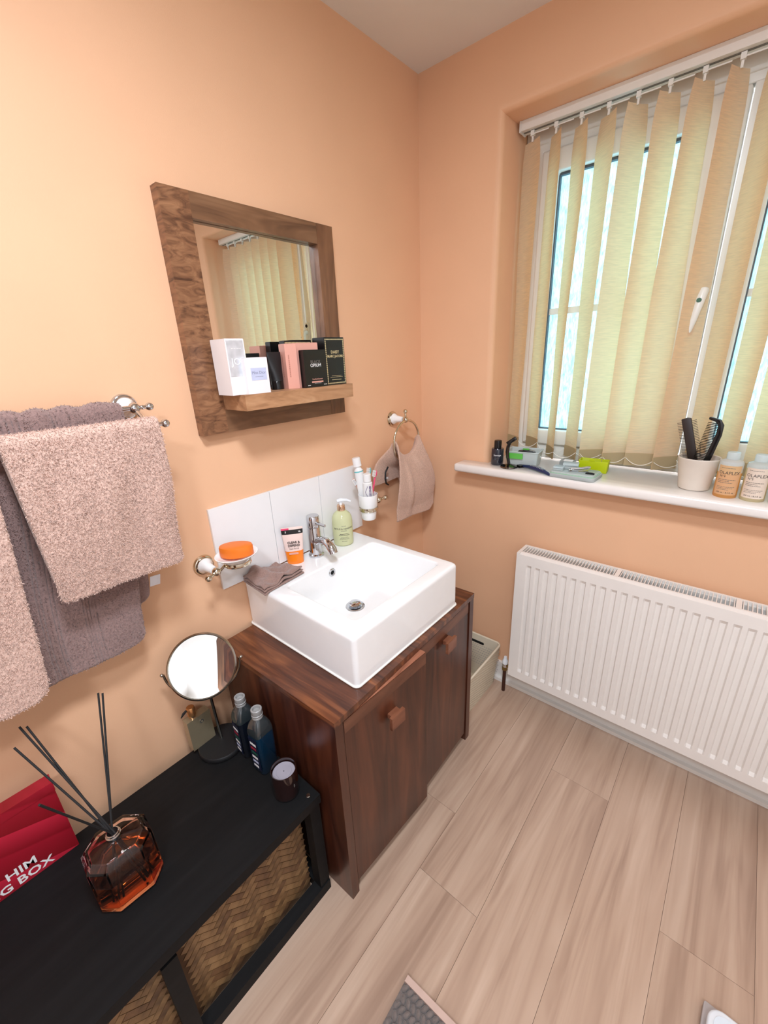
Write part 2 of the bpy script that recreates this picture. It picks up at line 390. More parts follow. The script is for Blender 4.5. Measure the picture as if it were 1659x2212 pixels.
def sheet(name, fn, nu, nv, mat, parent=None, thick=0.006, fuzz=0.0007, seed=0, pile=0, plen=0.004, pmin=0.0):
    """cloth: fn(u, v) -> point, given thickness and a terry surface"""
    rnd = random.Random(seed)
    P = [[Vector(fn(i / nu, j / nv)) for j in range(nv + 1)] for i in range(nu + 1)]
    bm = bmesh.new(); top = []; bot = []
    for i in range(nu + 1):
        a = []; b = []
        for j in range(nv + 1):
            du = P[min(i + 1, nu)][j] - P[max(i - 1, 0)][j]; dv = P[i][min(j + 1, nv)] - P[i][max(j - 1, 0)]
            n = du.cross(dv); n = n.normalized() if n.length > 1e-9 else Vector((1, 0, 0))
            edge = min(i, nu - i, j, nv - j); h = thick / 2 * (0.55 if edge == 0 else 1.0)
            a.append(bm.verts.new(P[i][j] + n * (h + rnd.gauss(0, fuzz)))); b.append(bm.verts.new(P[i][j] - n * (h + rnd.gauss(0, fuzz))))
        top.append(a); bot.append(b)
    for i in range(nu):
        for j in range(nv):
            bm.faces.new((top[i][j], top[i + 1][j], top[i + 1][j + 1], top[i][j + 1]))
            bm.faces.new((bot[i][j], bot[i][j + 1], bot[i + 1][j + 1], bot[i + 1][j]))
    for i in range(nu):
        bm.faces.new((top[i][0], bot[i][0], bot[i + 1][0], top[i + 1][0])); bm.faces.new((top[i][nv], top[i + 1][nv], bot[i + 1][nv], bot[i][nv]))
    for j in range(nv):
        bm.faces.new((top[0][j], top[0][j + 1], bot[0][j + 1], bot[0][j])); bm.faces.new((top[nu][j], bot[nu][j], bot[nu][j + 1], top[nu][j + 1]))
    bmesh.ops.recalc_face_normals(bm, faces=list(bm.faces))
    ob = finish(name, bm, mat, parent, smooth=True, auto=math.radians(120))
    if pile:                                             # short loops of the terry pile
        vs = []; fs = []
        for k in range(pile):
            i, j = rnd.randrange(nu), rnd.randrange(int(nv * pmin), nv); a, b = rnd.random(), rnd.random()
            p = P[i][j].lerp(P[i + 1][j], a).lerp(P[i][j + 1].lerp(P[i + 1][j + 1], a), b)
            n = (P[i + 1][j] - P[i][j]).cross(P[i][j + 1] - P[i][j]).normalized()
            if rnd.random() < 0.12 or pmin == 0: n = n if rnd.random() < 0.5 else -n
            elif n.dot(Vector((1, 0, 0.3))) < 0: n = -n
            d = (n * 0.8 + Vector((rnd.gauss(0, 0.35), rnd.gauss(0, 0.45), rnd.gauss(-0.35, 0.45)))).normalized()
            w = d.cross(Vector((rnd.gauss(0, 1), rnd.gauss(0, 1), rnd.gauss(0, 1)))).normalized() * 0.0007
            p = p + n * (thick / 2 - 0.001); L = plen * rnd.uniform(0.6, 1.2)
            q = len(vs); vs += [p - w, p + w, p + d * L + w * 0.5, p + d * L - w * 0.5]; fs.append((q, q + 1, q + 2, q + 3))
        me = bpy.data.meshes.new('terry_pile'); me.from_pydata(vs, [], fs); me.materials.append(mat)
        po = bpy.data.objects.new('terry_pile', me); COL.objects.link(po); po.parent = ob; po['kind'] = 'stuff'
    return ob

def clamp(v, a=0.0, b=1.0): return max(a, min(b, v))
def sstep(a, b, v):
    t = clamp((v - a) / (b - a)); return t * t * (3 - 2 * t)

# ================================================================ THE ROOM
RX, RY, RH = 2.3, -2.7, 2.4
WX0, WX1, WZ0, WZ1, WD = 0.331, 1.640, 1.014, 2.194, 0.30

fl = struct(box('floor', -0.1, RX + 0.1, RY - 0.1, 0.1, -0.06, -0.0035, M['subfloor']))
plank_mesh = {}
k = 0
for ci in range(-1, 12):
    xa = 0.032 + 0.196 * ci; xb = xa + 0.196
    xa2, xb2 = max(xa, 0.0), min(xb, RX)
    if xb2 - xa2 < 0.01: continue
    off = {2: -0.695, 3: -0.903, 1: -0.20, 4: -0.33, 5: -1.25, 6: -0.62, 7: -0.95, 0: -0.5}.get(ci, -0.2 - 0.37 * (ci % 3))
    ys = [off + 1.22 * n for n in range(-3, 3)]
    segs = sorted([y for y in ys if RY < y < 0] + [RY, 0.0])
    for ya, yb in zip(segs[:-1], segs[1:]):
        bm = bmesh.new(); g = 0.0004
        add_box(bm, xa2 + g, xb2 - g, ya + g, yb - g, -0.0035, 0.0)
        finish('plank', bm, M['floor'], fl, bevel=0.0007, seg=1)

struct(box('wall_left', -0.12, 0.0, RY - 0.12, 0.0, -0.06, RH, M['wall']))
struct(box('wall_right', RX, RX + 0.12, RY - 0.12, 0.0, -0.06, RH, M['wall_white']))
struct(box('wall_front', -0.12, RX + 0.12, RY - 0.12, RY, -0.06, RH, M['wall_white']))
struct(box('ceiling', -0.12, RX + 0.12, RY - 0.12, WD, RH, RH + 0.1, M['ceiling']))
bm = bmesh.new()
def ring(x0, x1, z0, z1, y): return [bm.verts.new(p) for p in ((x0, y, z0), (x1, y, z0), (x1, y, z1), (x0, y, z1))]
ow = (-0.12, RX + 0.12, -0.06, RH)
rings = [ring(*ow, WD), ring(*ow, 0.0)]
rr = 0.022
for t in range(0, 7):
    a = math.pi / 2 * t / 6; e_ = rr * (1 - math.sin(a)); y_ = rr * (1 - math.cos(a))
    rings.append(ring(WX0 - e_, WX1 + e_, WZ0, WZ1 + e_, y_))
rings.append(ring(WX0, WX1, WZ0, WZ1, WD))
rings.append(rings[0])
for a, b in zip(rings[:-1], rings[1:]):
    for q in range(4): bm.faces.new((a[q], a[(q + 1) % 4], b[(q + 1) % 4], b[q]))
bmesh.ops.recalc_face_normals(bm, faces=list(bm.faces))
struct(finish('wall_back', bm, M['wall'], smooth=True))

# invented door in the wall facing the window, added to darken the reflections
dr = struct(box('added_door_1', 0.75, 1.53, RY + 0.0005, RY + 0.030, 0.0005, 1.99, wood('added_door_brown', (70, 44, 30), (98, 64, 44), (120, 82, 58), (20, 20, 2), 0.4), bevel=0.003))
for zz in (0.25, 1.10):
    box('added_door_panel', 0.87, 1.41, RY + 0.0305, RY + 0.038, zz, zz + 0.66, M['mahogany'], dr, bevel=0.004)
tube('added_door_handle', [(0.81, RY + 0.031, 1.0), (0.81, RY + 0.07, 1.0), (0.92, RY + 0.072, 1.0)], 0.009, M['chrome'], dr, 12)

# skirting with a quadrant bead on the floor
def skirting(name, x0, x1, y0, y1, bx0, bx1, by0, by1):
    o = struct(box(name, x0, x1, y0, y1, 0.0, 0.096, M['white_paint'], bevel=0.004))
    box('floor_bead', bx0, bx1, by0, by1, 0.0, 0.016, M['white_paint'], o, bevel=0.005)
skirting('baseboard_back', 0.0, RX, -0.015, 0.0, 0.03, RX, -0.031, -0.0152)
skirting('baseboard_left', 0.0, 0.015, RY, -1.14, 0.0152, 0.031, RY, -1.14)
skirting('baseboard_right', RX - 0.015, RX, RY, -0.035, RX - 0.031, RX - 0.0152, RY, -0.04)

# window sill board
o = prism('trim_1', [(0.222, -0.088), (1.75, -0.088), (1.75, 0), (WX1, 0), (WX1, 0.215), (WX0, 0.215), (WX0, 0), (0.222, 0)], 1.0145, 1.049, M['sill'], bevel=0.010)
struct(o)

# window
win = bpy.data.objects.new('window_1', None); COL.objects.link(win); win.location = (0, 0, 0); struct(win)
FY0, FY1 = 0.19, 0.26
def rect_frame(name, x0, x1, z0, z1, l, r, bt, tp, y0, y1, mat, parent, bevel=0.004):
    bm = bmesh.new()
    def rg(a, b, c, d, y): return [bm.verts.new(p) for p in ((a, y, c), (b, y, c), (b, y, d), (a, y, d))]
    R = [rg(x0, x1, z0, z1, y1), rg(x0, x1, z0, z1, y0), rg(x0 + l, x1 - r, z0 + bt, z1 - tp, y0), rg(x0 + l, x1 - r, z0 + bt, z1 - tp, y1)]
    R.append(R[0])
    for a, b in zip(R[:-1], R[1:]):
        for q in range(4): bm.faces.new((a[q], a[(q + 1) % 4], b[(q + 1) % 4], b[q]))
    bmesh.ops.recalc_face_normals(bm, faces=list(bm.faces))
    return finish(name, bm, mat, parent, bevel=bevel)
rect_frame('outer_frame', WX0 + 0.001, WX1 - 0.001, 1.0495, WZ1 - 0.001, 0.064, 0.064, 0.056, 0.074, FY0, FY1, M['upvc'], win)
box('mullion', 0.962, 1.000, FY0, FY1, 1.1056, 2.1189, M['upvc'], win, bevel=0.003)
s1 = rect_frame('opening_sash', 0.398, 0.958, 1.108, 2.116, 0.054, 0.093, 0.059, 0.066, FY0 - 0.016, FY1 - 0.012, M['upvc'], win, 0.008)
s2 = rect_frame('fixed_sash', 1.002, 1.573, 1.108, 2.116, 0.040, 0.05, 0.059, 0.066, FY0 + 0.008, FY1 - 0.012, M['upvc'], win, 0.006)
for s_, (gx0, gx1) in ((s1, (0.452, 0.865)), (s2, (1.042, 1.523))):
    rect_frame('gasket', gx0 - 0.002, gx1 + 0.002, 1.165, 2.052, 0.006, 0.006, 0.006, 0.010, 0.205, 0.222, M['gasket'], s_, 0)
    box('glass_pane', gx0 - 0.002, gx1 + 0.002, 0.2225, 0.2285, 1.165, 2.052, M['obscure'], s_)
    box('glazing_bar', gx0, gx1, 0.212, 0.222, 1.600, 1.622, M['upvc'], s_, bevel=0.003)
h = box('window_handle', 0.928, 0.958, 0.166, 0.1735, 1.555, 1.675, M['upvc'], s1, bevel=0.006)
lathe('screw_cover', [(0, 0), (0.009, 0), (0.009, 0.002), (0, 0.002)], M['slot'], s1, (0.943, 0.166, 1.658), '-Y', 20)
tube('handle_lever', [(0.943, 0.165, 1.625), (0.943, 0.140, 1.622), (0.940, 0.132, 1.60), (0.930, 0.130, 1.54), (0.922, 0.130, 1.50)], [0.012, 0.013, 0.013, 0.011, 0.008], M['upvc'], s1, 14)
lathe('lock_button', [(0, 0), (0.007, 0), (0.006, 0.003), (0, 0.003)], plain('green_lock', (70, 110, 90), 0.3), s1, (0.938, 0.121, 1.597), '-Y', 20)

# ceiling lamp above the middle of the room: the light that throws the wall shadows; the second is an added fill
for lx, ly, lab, glow in ((1.0, -1.42, 'round white ceiling lamp above the middle of the floor', 'glow'), (1.55, -2.32, 'added fill lamp, out of view on the ceiling near the wall facing the window', 'added_fill')):
    cl = thing('main_or_fill_lamp', lab, 'lamp', (lx, ly, RH))
    lathe('base', [(0, -0.0005), (0.150, -0.0005), (0.150, -0.018), (0.142, -0.020), (0, -0.020)], M['white_paint'], cl)
    lathe('dome', [(0, -0.0203)] + [(0.138 * math.cos(a), -0.0205 - 0.014 * math.sin(a)) for a in [math.pi / 2 * k / 5 for k in range(5)]] + [(0, -0.0345)], M['glow'], cl, seg=40)
    ld = bpy.data.lights.new('lamp_light', 'AREA'); ld.shape = 'DISK'; ld.size = 0.276; ld.color = (0.86, 0.94, 1.05)
    ld.energy = LAMP_POWER * (1.0 if glow == 'glow' else 0.80)
    lo = bpy.data.objects.new('lamp_light', ld); COL.objects.link(lo); lo.parent = cl; lo.location = (0, 0, -0.0365)

# ================================================================ VANITY CABINET, BASIN
CAB_R = math.radians(1.5)
cab = thing('vanity_cabinet', 'dark mahogany vanity cabinet under the square basin, left door ajar', 'cabinet', (0.517, -1.091, 0), CAB_R)
CW, CD, CH = 0.70, 0.495, 0.676
box('side_panel', -CD, 0, 0, 0.027, 0, CH - 0.0185, M['mahogany'], cab, bevel=0.002)
box('side_panel', -CD, 0, CW - 0.027, CW, 0, CH - 0.0185, M['mahogany'], cab, bevel=0.002)
box('top', -CD, 0.001, -0.001, CW + 0.001, CH - 0.018, CH, M['mahogany_top'], cab, bevel=0.002)
box('bottom_panel', -CD, -0.03, 0.0275, CW - 0.0275, 0.045, 0.063, M['mahogany'], cab)
box('back_panel', -CD, -CD + 0.012, 0.0275, CW - 0.0275, 0.0635, CH - 0.019, M['mahogany'], cab)
def door(y0, y1, swing, handle_y, handle_z, hinge_near):
    piv = y0 if hinge_near else y1
    bm = bmesh.new(); add_box(bm, -0.022, 0.0, (y0 - piv), (y1 - piv), 0.04, 0.652)
    o = finish('door', bm, M['mahogany'], cab, bevel=0.0015)
    o.location = (-0.004, piv, 0); o.rotation_euler = (0, 0, swing)
    box('top_edge', -0.0215, -0.0005, (y0 - piv) + 0.001, (y1 - piv) - 0.001, 0.6522, 0.6530, M['mahogany_edge'], o)
    hy = handle_y - piv
    hd = box('handle', 0.016, 0.026, hy - 0.027, hy + 0.027, handle_z - 0.021, handle_z + 0.021, M['mahogany_handle'], o, bevel=0.002)
    box('handle_stem', 0.0003, 0.0157, hy - 0.018, hy + 0.018, handle_z + 0.004, handle_z + 0.018, M['mahogany_handle'], o, bevel=0.001)
    box('top_band', 0.0002, 0.0010, (y0 - piv) + 0.0015, (y1 - piv) - 0.0015, 0.612, 0.6515, M['mahogany_band'], o)
    return o
door(0.0315, 0.362, math.radians(-4.0), 0.205, 0.535, True)
door(0.366, CW - 0.0315, 0.0, 0.515, 0.580, False)

def basin():
    t = thing('basin', 'white square ceramic counter basin on the vanity cabinet', 'basin', (0.003, -0.979, 0.6775))
    X, Y, H = 0.483, 0.492, 0.157
    # outer shell and bowl as one ceramic body
    bm = bmesh.new()
    def loop(x0, x1, y0, y1, z, r, n=5):
        pts = rrect(x1 - x0, y1 - y0, r, n); cx, cy = (x0 + x1) / 2, (y0 + y1) / 2
        return [bm.verts.new((cx + u, cy + v, z)) for u, v in pts]
    L = [loop(0.001, X - 0.001, 0.001, Y - 0.001, 0, 0.013), loop(0, X, 0, Y, 0.003, 0.014), loop(0, X, 0, Y, 0.010, 0.014), loop(0, X, 0, Y, H - 0.018, 0.014)]
    for t_ in range(0, 6):
        a = math.pi / 2 * t_ / 5; q = 0.012 * (1 - math.cos(a)); L.append(loop(q, X - q, q, Y - q, H - 0.012 + 0.012 * math.sin(a), 0.014))
    bx0, bx1, by0, by1 = 0.142, 0.436, 0.058, 0.452
    for t_ in range(0, 6):
        a = math.pi / 2 * t_ / 5; q = 0.006 * math.sin(a); L.append(loop(bx0 - 0.006 + q, bx1 + 0.006 - q, by0 - 0.006 + q, by1 + 0.006 - q, H - 0.006 * (1 - math.cos(a)), 0.018))
    L.append(loop(bx0 + 0.004, bx1 - 0.006, by0 + 0.006, by1 - 0.006, 0.075, 0.024))
    for t_ in range(1, 6):
        a = math.pi / 2 * t_ / 5; q = 0.022 * (1 - math.cos(a)); L.append(loop(bx0 + 0.005 + q, bx1 - 0.008 - q, by0 + 0.008 + q, by1 - 0.008 - q, 0.068 - 0.022 * math.sin(a), 0.026))
    L.append(loop(0.24, 0.30, 0.20, 0.26, 0.041, 0.029))
    for a, b in zip(L[:-1], L[1:]):
        n = len(a)
        for k in range(n): bm.faces.new((a[k], a[(k + 1) % n], b[(k + 1) % n], b[k]))
    bm.faces.new(L[0][::-1]); bm.faces.new(L[-1])
    bmesh.ops.recalc_face_normals(bm, faces=list(bm.faces))
    finish('bowl', bm, M['ceramic'], t, smooth=True, auto=math.radians(32))
    lathe('overflow_ring', [(0.008, 0.0), (0.0145, 0.0), (0.0145, 0.002), (0.012, 0.004), (0.008, 0.003)], M['chrome'], t, (0.1435, 0.243, 0.123), 'X', 24)
    lathe('overflow_hole', [(0, 0.0005), (0.0085, 0.0005), (0.0085, 0.0010), (0, 0.0010)], M['slot'], t, (0.1435, 0.243, 0.123), 'X', 20)
    d = (0.258, 0.230, 0.0412)
    lathe('drain_flange', [(0, 0), (0.032, 0), (0.031, 0.002), (0.026, 0.003), (0.020, 0.002), (0, 0.0018)], M['chrome'], t, d)
    lathe('drain_plug', [(0, 0.003), (0.008, 0.003), (0.008, 0.008), (0.020, 0.009), (0.021, 0.012), (0.018, 0.0145), (0.008, 0.016), (0, 0.0163)], M['chrome'], t, d)
    # sealant bead round the foot
    pts = [(u + X / 2, v + Y / 2, 0.0015) for u, v in rrect(X + 0.002, Y + 0.002, 0.014)]
    tube('sealant_bead', pts, 0.0030, M['sealant'], t, 8, True)
basin()

def tap():
    t = thing('basin_mixer_tap', 'chrome single lever mixer tap standing on the basin', 'tap', (0.057, -0.722, 0.8347), math.radians(-8))
    lathe('body', [(0, 0), (0.0265, 0), (0.0265, 0.006), (0.023, 0.009), (0.0215, 0.010), (0.0215, 0.105), (0.0205, 0.107), (0.0205, 0.108)], M['chrome'], t)
    lathe('head', [(0.0205, 0.1085), (0.022, 0.110), (0.022, 0.146), (0.020, 0.149), (0, 0.150)], M['chrome'], t)
    tube('spout', [(0.014, 0, 0.058), (0.045, 0, 0.072), (0.070, 0, 0.074), (0.090, 0, 0.068), (0.104, 0, 0.054), (0.109, 0, 0.043)], [0.013, 0.0135, 0.014, 0.0145, 0.015, 0.0148], M['chrome'], t, 20)
    tube('lever', [(0.018, 0, 0.126), (0.034, 0, 0.128), (0.072, 0, 0.130), (0.074, 0, 0.130)], [0.006, 0.0055, 0.0048, 0.003], M['chrome'], t, 14)
tap()

# ---- splashback
sp = thing('splashback', 'row of three white glazed tiles behind the basin', 'tiles', (0.0, 0, 0))
for ya, yb in ((-1.050, -0.8455), (-0.8435, -0.6390), (-0.6370, -0.432)):
    box('tile', 0.0012, 0.0085, ya, yb, 0.8365, 1.0930, M['tile'], sp, bevel=0.0015)
box('grout_backing', 0.0, 0.0011, -1.050, -0.432, 0.8365, 1.0930, M['grout'], sp)

# ================================================================ FRAMED MIRROR WITH SHELF
def wall_mirror():
    t = thing('wall_mirror', 'square mirror in a wide mango wood frame with box shelf', 'mirror', (0.0005, 0, 0))
    y0, y1, z0, z1, d = -1.030, -0.505, 1.300, 1.857, 0.030
    box('stile', 0.0, d, y0, y0 + 0.072, z0, z1, M['mango_fig'], t, bevel=0.002)
    box('stile', 0.0, d, y1 - 0.064, y1, z0, z1, M['mango'], t, bevel=0.002)
    box('top_rail', 0.0, d - 0.0005, y0 + 0.0723, y1 - 0.0643, z1 - 0.054, z1, M['mango_h'], t, bevel=0.0015)
    box('bottom_rail', 0.0, d - 0.0005, y0 + 0.0723, y1 - 0.0643, z0, 1.362, M['mango_h'], t, bevel=0.0015)
    box('glass', 0.004, 0.0095, y0 + 0.0725, y1 - 0.0645, 1.363, z1 - 0.0545, M['mirror'], t)
    box('shelf', 0.0302, 0.137, -0.958, -0.568, 1.362, 1.402, M['mango_light'], t, bevel=0.002)
wall_mirror()

SZ = 1.4022
def carton(name, label, x0, x1, y0, y1, h, mat, rot=0.0, z=SZ, flap=True):
    t = thing(name, label, 'box', ((x0 + x1) / 2, (y0 + y1) / 2, z), math.radians(rot))
    a, b = (x1 - x0) / 2, (y1 - y0) / 2
    box('carton', -a, a, -b, b, 0, h, mat, t, bevel=0.0008, seg=1)
    if flap: box('lid_flap', -a + 0.0006, a - 0.0006, -b + 0.0006, b - 0.0006, h + 0.0002, h + 0.0012, mat, t)
    return t, a, b
FR, UPV = (0, 1, 0), (0, 0, 1)
t, a, b = carton('perfume_box', 'tall white perfume box with pearly upper panel and silver lettering', 0.052, 0.120, -0.980, -0.928, 0.132, M['card_white'], 0)
box('pearl_panel', a + 0.0001, a + 0.0004, -b + 0.003, b - 0.003, 0.045, 0.129, M['card_pearl'], t)
lettering(t, 'JOY', 0.024, M['ink_white'], (a + 0.0007, 0.004, 0.072), FR, UPV)
lines(t, [(-0.012, 0.016, 0.0, 0.0012)], M['ink_white'], (a + 0.0005, 0, 0.110), FR, UPV)
t, a, b = carton('perfume_box', 'small square white perfume box with a lavender label', 0.070, 0.1355, -0.944, -0.877, 0.087, M['card_white'], 0)
box('front_label', a + 0.0001, a + 0.0004, -0.019, 0.027, 0.033, 0.063, M['ink_lav'], t)
lettering(t, 'Miss Dior', 0.0105, M['ink_script'], (a + 0.0006, 0.004, 0.048), FR, UPV)
lines(t, [(-0.011, 0.013, 0, 0.001)], M['ink_script'], (a + 0.0004, 0.003, 0.041), FR, UPV)
t = thing('cosmetic_tube', 'plain black cosmetic tube standing between the white and pink boxes', 'tube', (0.062, -0.800, SZ))
lathe('cap', [(0, 0), (0.018, 0), (0.018, 0.022), (0.0175, 0.023), (0, 0.023)], M['gloss_black'], t, seg=28)
bm = bmesh.new(); R_ = []
for q in range(9):
    f_ = q / 8; R_.append([bm.verts.new(((0.018 * (1 - f_) + 0.0015 * f_) * math.cos(2 * math.pi * k / 28), (0.018 + 0.006 * f_) * math.sin(2 * math.pi * k / 28), 0.0232 + 0.078 * f_)) for k in range(28)])
for q in range(8):
    for k in range(28): bm.faces.new((R_[q][k], R_[q][(k + 1) % 28], R_[q + 1][(k + 1) % 28], R_[q + 1][k]))
bm.faces.new(R_[0][::-1]); bm.faces.new(R_[-1])
finish('sleeve', bm, M['black'], t, smooth=True)
def dotted_border(t, a, b, h, mat):
    bm = bmesh.new(); x = a + 0.0003
    def flower(y, z):
        c = bm.verts.new((x, y, z)); vs = [bm.verts.new((x, y + 0.0021 * (1 + 0.25 * math.cos(4 * q)) * math.cos(q), z + 0.0021 * (1 + 0.25 * math.cos(4 * q)) * math.sin(q))) for q in [2 * math.pi * k / 10 for k in range(10)]]
        for k in range(10): bm.faces.new((c, vs[k], vs[(k + 1) % 10]))
    n = int(2 * b / 0.0055); m_ = int(h / 0.0055)
    for k in range(n + 1):
        y = -b + 0.004 + (2 * b - 0.008) * k / n; flower(y, 0.005); flower(y, h - 0.005)
    for k in range(1, m_):
        z = 0.005 + (h - 0.01) * k / m_; flower(-b + 0.004, z); flower(b - 0.004, z)
    o = finish('flower_border', bm, mat, t); o['kind'] = 'stuff'
t, a, b = carton('perfume_box', 'black perfume box with white dotted border standing behind the pink boxes', 0.0325, 0.0560, -0.755, -0.655, 0.130, M['card_black'])
dotted_border(t, a, b, 0.130, M['ink_gold'])
t, a, b = carton('perfume_box', 'black perfume box with white flower border and gold lettering beside frame edge', 0.060, 0.1130, -0.652, -0.571, 0.136, M['card_black'])
dotted_border(t, a, b, 0.136, M['ink_gold'])
lettering(t, 'DAISY', 0.0125, M['ink_gold'], (a + 0.0004, 0.0, 0.091), FR, UPV, bold=0.0002)
lettering(t, 'MARC JACOBS', 0.0100, M['ink_gold'], (a + 0.0004, 0.0, 0.080), FR, UPV, bold=0.0002)
lines(t, [(-0.02, 0.02, 0.004, 0.0010), (-0.026, 0.026, 0.0, 0.0010), (-0.02, 0.02, -0.008, 0.0018)], M['ink_gold'], (a + 0.0002, 0, 0.022), FR, UPV)
for (xa, xb, ya, yb, rot, lab) in ((0.060, 0.100, -0.782, -0.747, -14, 'narrow salmon pink perfume box beside the black tube, fine vertical print'), (0.060, 0.098, -0.740, -0.668, -10, 'wider salmon pink perfume box standing behind the small black box')):
    t, a, b = carton('perfume_box', lab, xa, xb, ya, yb, 0.122 if rot == -10 else 0.120, M['card_pink'], rot)
    lines(t, [(-0.03, 0.03, 0, 0.0035)], plain('dusty_rose_ink', (196, 132, 116), 0.5), (0, -b - 0.0002, 0.062), (0, 0, 1), (-1, 0, 0))
    lines(t, [(-0.03, 0.03, 0, 0.0035)], plain('dusty_rose_ink', (196, 132, 116), 0.5), (a + 0.0002, -0.006, 0.062), (0, 0, 1), (0, -1, 0))
t, a, b = carton('perfume_box', 'small black perfume box with pale pink bar and grey lettering', 0.104, 0.124, -0.745, -0.660, 0.102, M['card_black'])
lettering(t, 'BLACK', 0.0125, M['ink_grey'], (a + 0.0004, 0.000, 0.066), FR, UPV)
lettering(t, 'OPIUM', 0.0135, M['ink_white'], (a + 0.0004, 0.000, 0.056), FR, UPV, bold=0.0001)
lettering(t, 'YvesSaintLaurent', 0.0058, M['card_pink'], (a + 0.0004, 0.002, 0.0205), FR, UPV)
box('pink_bar', a + 0.0001, a + 0.0004, -0.020, 0.024, 0.0125, 0.0165, M['card_pink'], t)
lines(t, [(-0.036, -0.026, 0, 0.0014), (0.026, 0.038, 0, 0.0014), (-0.010, 0.016, 0.005, 0.0008)], M['ink_white'], (a + 0.0002, 0, 0.005), FR, UPV)

# ================================================================ ACCESSORIES ON THE LEFT WALL
def rose(t, y, z, reach, mat=None):
    mat = mat or M['nickel']
    lathe('wall_rose', [(0, 0.0005), (0.029, 0.0005), (0.030, 0.004), (0.0275, 0.009), (0.025, 0.010), (0.0225, 0.0135), (0.0, 0.0135)], mat, t, (0, y, z), 'X')
    lathe('ceramic_cone', [(0, 0.0137), (0.0215, 0.0137), (0.0195, 0.019), (0.0135, 0.030), (0.0105, reach - 0.013), (0.0, reach - 0.013)], M['ceramic'], t, (0, y, z), 'X')
    lathe('ball', sphere_prof(0.0125, 12), mat, t, (reach, y, z), 'X', 20)

def finial(t, p, d, mat=None):
    mat = mat or M['nickel']
    rot = Vector((0, 0, 1)).rotation_difference(Vector(d)).to_matrix().to_4x4()
    lathe('finial', [(0, 0.009), (0.0065, 0.010), (0.0045, 0.014), (0.0055, 0.0175), (0.0042, 0.021), (0.0045, 0.024)] + [(0.0092 * math.sin(a), 0.0325 - 0.0092 * math.cos(a)) for a in [0.5 + (math.pi - 0.5) * k / 9 for k in range(10)]], mat, t, p, rot=rot, seg=20)

# towel ring
t = thing('towel_ring', 'polished metal towel ring on a white ceramic wall mount', 'towel ring', (0, 0, 0))
RYC, RZC = -0.212, 1.236
rose(t, RYC, RZC, 0.072); finial(t, (0.072, RYC, RZC), (0, 0, 1))
tube('ring', [(0.076, RYC + 0.083 * math.cos(a), 1.150 + 0.083 * math.sin(a)) for a in [2 * math.pi * k / 48 for k in range(48)]], 0.0048, M['nickel'], t, 10, True)
def ring_towel(u, v):
    a = math.pi * (1.03 + 0.94 * u)
    ay, az = RYC + 0.079 * math.cos(a), 1.150 + 0.079 * math.sin(a)
    az += 0.016 * math.exp(-((u - 0.25) / 0.09) ** 2) * 0 + 0.012
    s = v * 2 - 1                                   # -1 back bottom, 0 over the ring, +1 front bottom
    f = abs(s); front = s > 0
    top = 0.06
    if f < top:
        ph = s / top * math.pi / 2
        return (0.076 + 0.009 * math.sin(ph), ay, az + 0.009 * math.cos(ph))
    g = (f - top) / (1 - top); w = sstep(0, 0.75, g) ** 0.8
    if front:
        by = -0.325 + 0.270 * u; bz = 0.838 - 0.018 * u + 0.020 * sstep(0.8, 1.0, u) ** 2
        x = 0.088 + 0.026 * math.sin(math.pi * min(1, g * 1.2) / 1.2) + 0.010 * math.sin(9 * u + 1.0) * g * (1 - 0.6 * g) + 0.014 * math.exp(-((u - 0.32) / 0.07) ** 2) * (1 - g) * g * 4 + 0.012 * math.exp(-((u - 0.62 - 0.35 * g) / 0.06) ** 2) * math.exp(-((g - 0.16) / 0.16) ** 2)
    else:
        by = -0.372 + 0.300 * u; bz = 0.990 - 0.165 * sstep(0.52, 0.78, u)
        x = 0.062 - 0.036 * sstep(0, 0.5, g) + 0.007 * math.sin(8 * u) * g * (1 - 0.5 * g)
        x = max(x, 0.016)
    return (x, ay + (by - ay) * w, az + (bz - az) * g)
ht = sheet('hand_towel', ring_towel, 60, 150, M['towel_r'], None, 0.007, 0.0004, 3, 30000, 0.0022)
tag(ht, 'beige hand towel pulled through the metal towel ring', 'towel')
tube('hanging_loop', [(0.058, -0.316, 1.062), (0.061, -0.336, 1.045), (0.062, -0.340, 1.020), (0.061, -0.334, 0.998), (0.058, -0.318, 0.988)], 0.0035, M['black'], ht, 8)
lathe('loop_button', sphere_prof(0.006, 8), M['sole_grey'], ht, (0.064, -0.330, 1.020), 'X', 14)

# tumbler holder, tumbler and what stands in it
t = thing('tumbler_holder', 'polished metal tumbler holder with ring on the wall tiles', 'holder', (0, 0, 0))
rose(t, -0.405, 0.952, 0.078); finial(t, (0.078, -0.405, 0.952), (0.25, 0.96, 0.08))
TX, TY = 0.100, -0.487
tube('arm', [(0.078, -0.415, 0.951), (0.083, -0.440, 0.949), (0.090, -0.456, 0.948)], 0.0045, M['nickel'], t, 12)
lathe('holder_ring', [(0.0325, 0), (0.0355, 0), (0.0365, 0.006), (0.0355, 0.013), (0.0325, 0.013), (0.0325, 0)], M['nickel'], t, (TX, TY, 0.9405))
t = thing('tumbler', 'white ceramic tumbler sitting in the metal wall ring', 'tumbler', (TX, TY, 0.905))
lathe('cup', [(0, 0), (0.024, 0), (0.0265, 0.003), (0.0300, 0.034), (0.0318, 0.035), (0.0318, 0.049), (0.0345, 0.052), (0.0362, 0.098), (0.0345, 0.098), (0.032, 0.052), (0.026, 0.008), (0, 0.006)], M['ceramic'], t, seg=36)

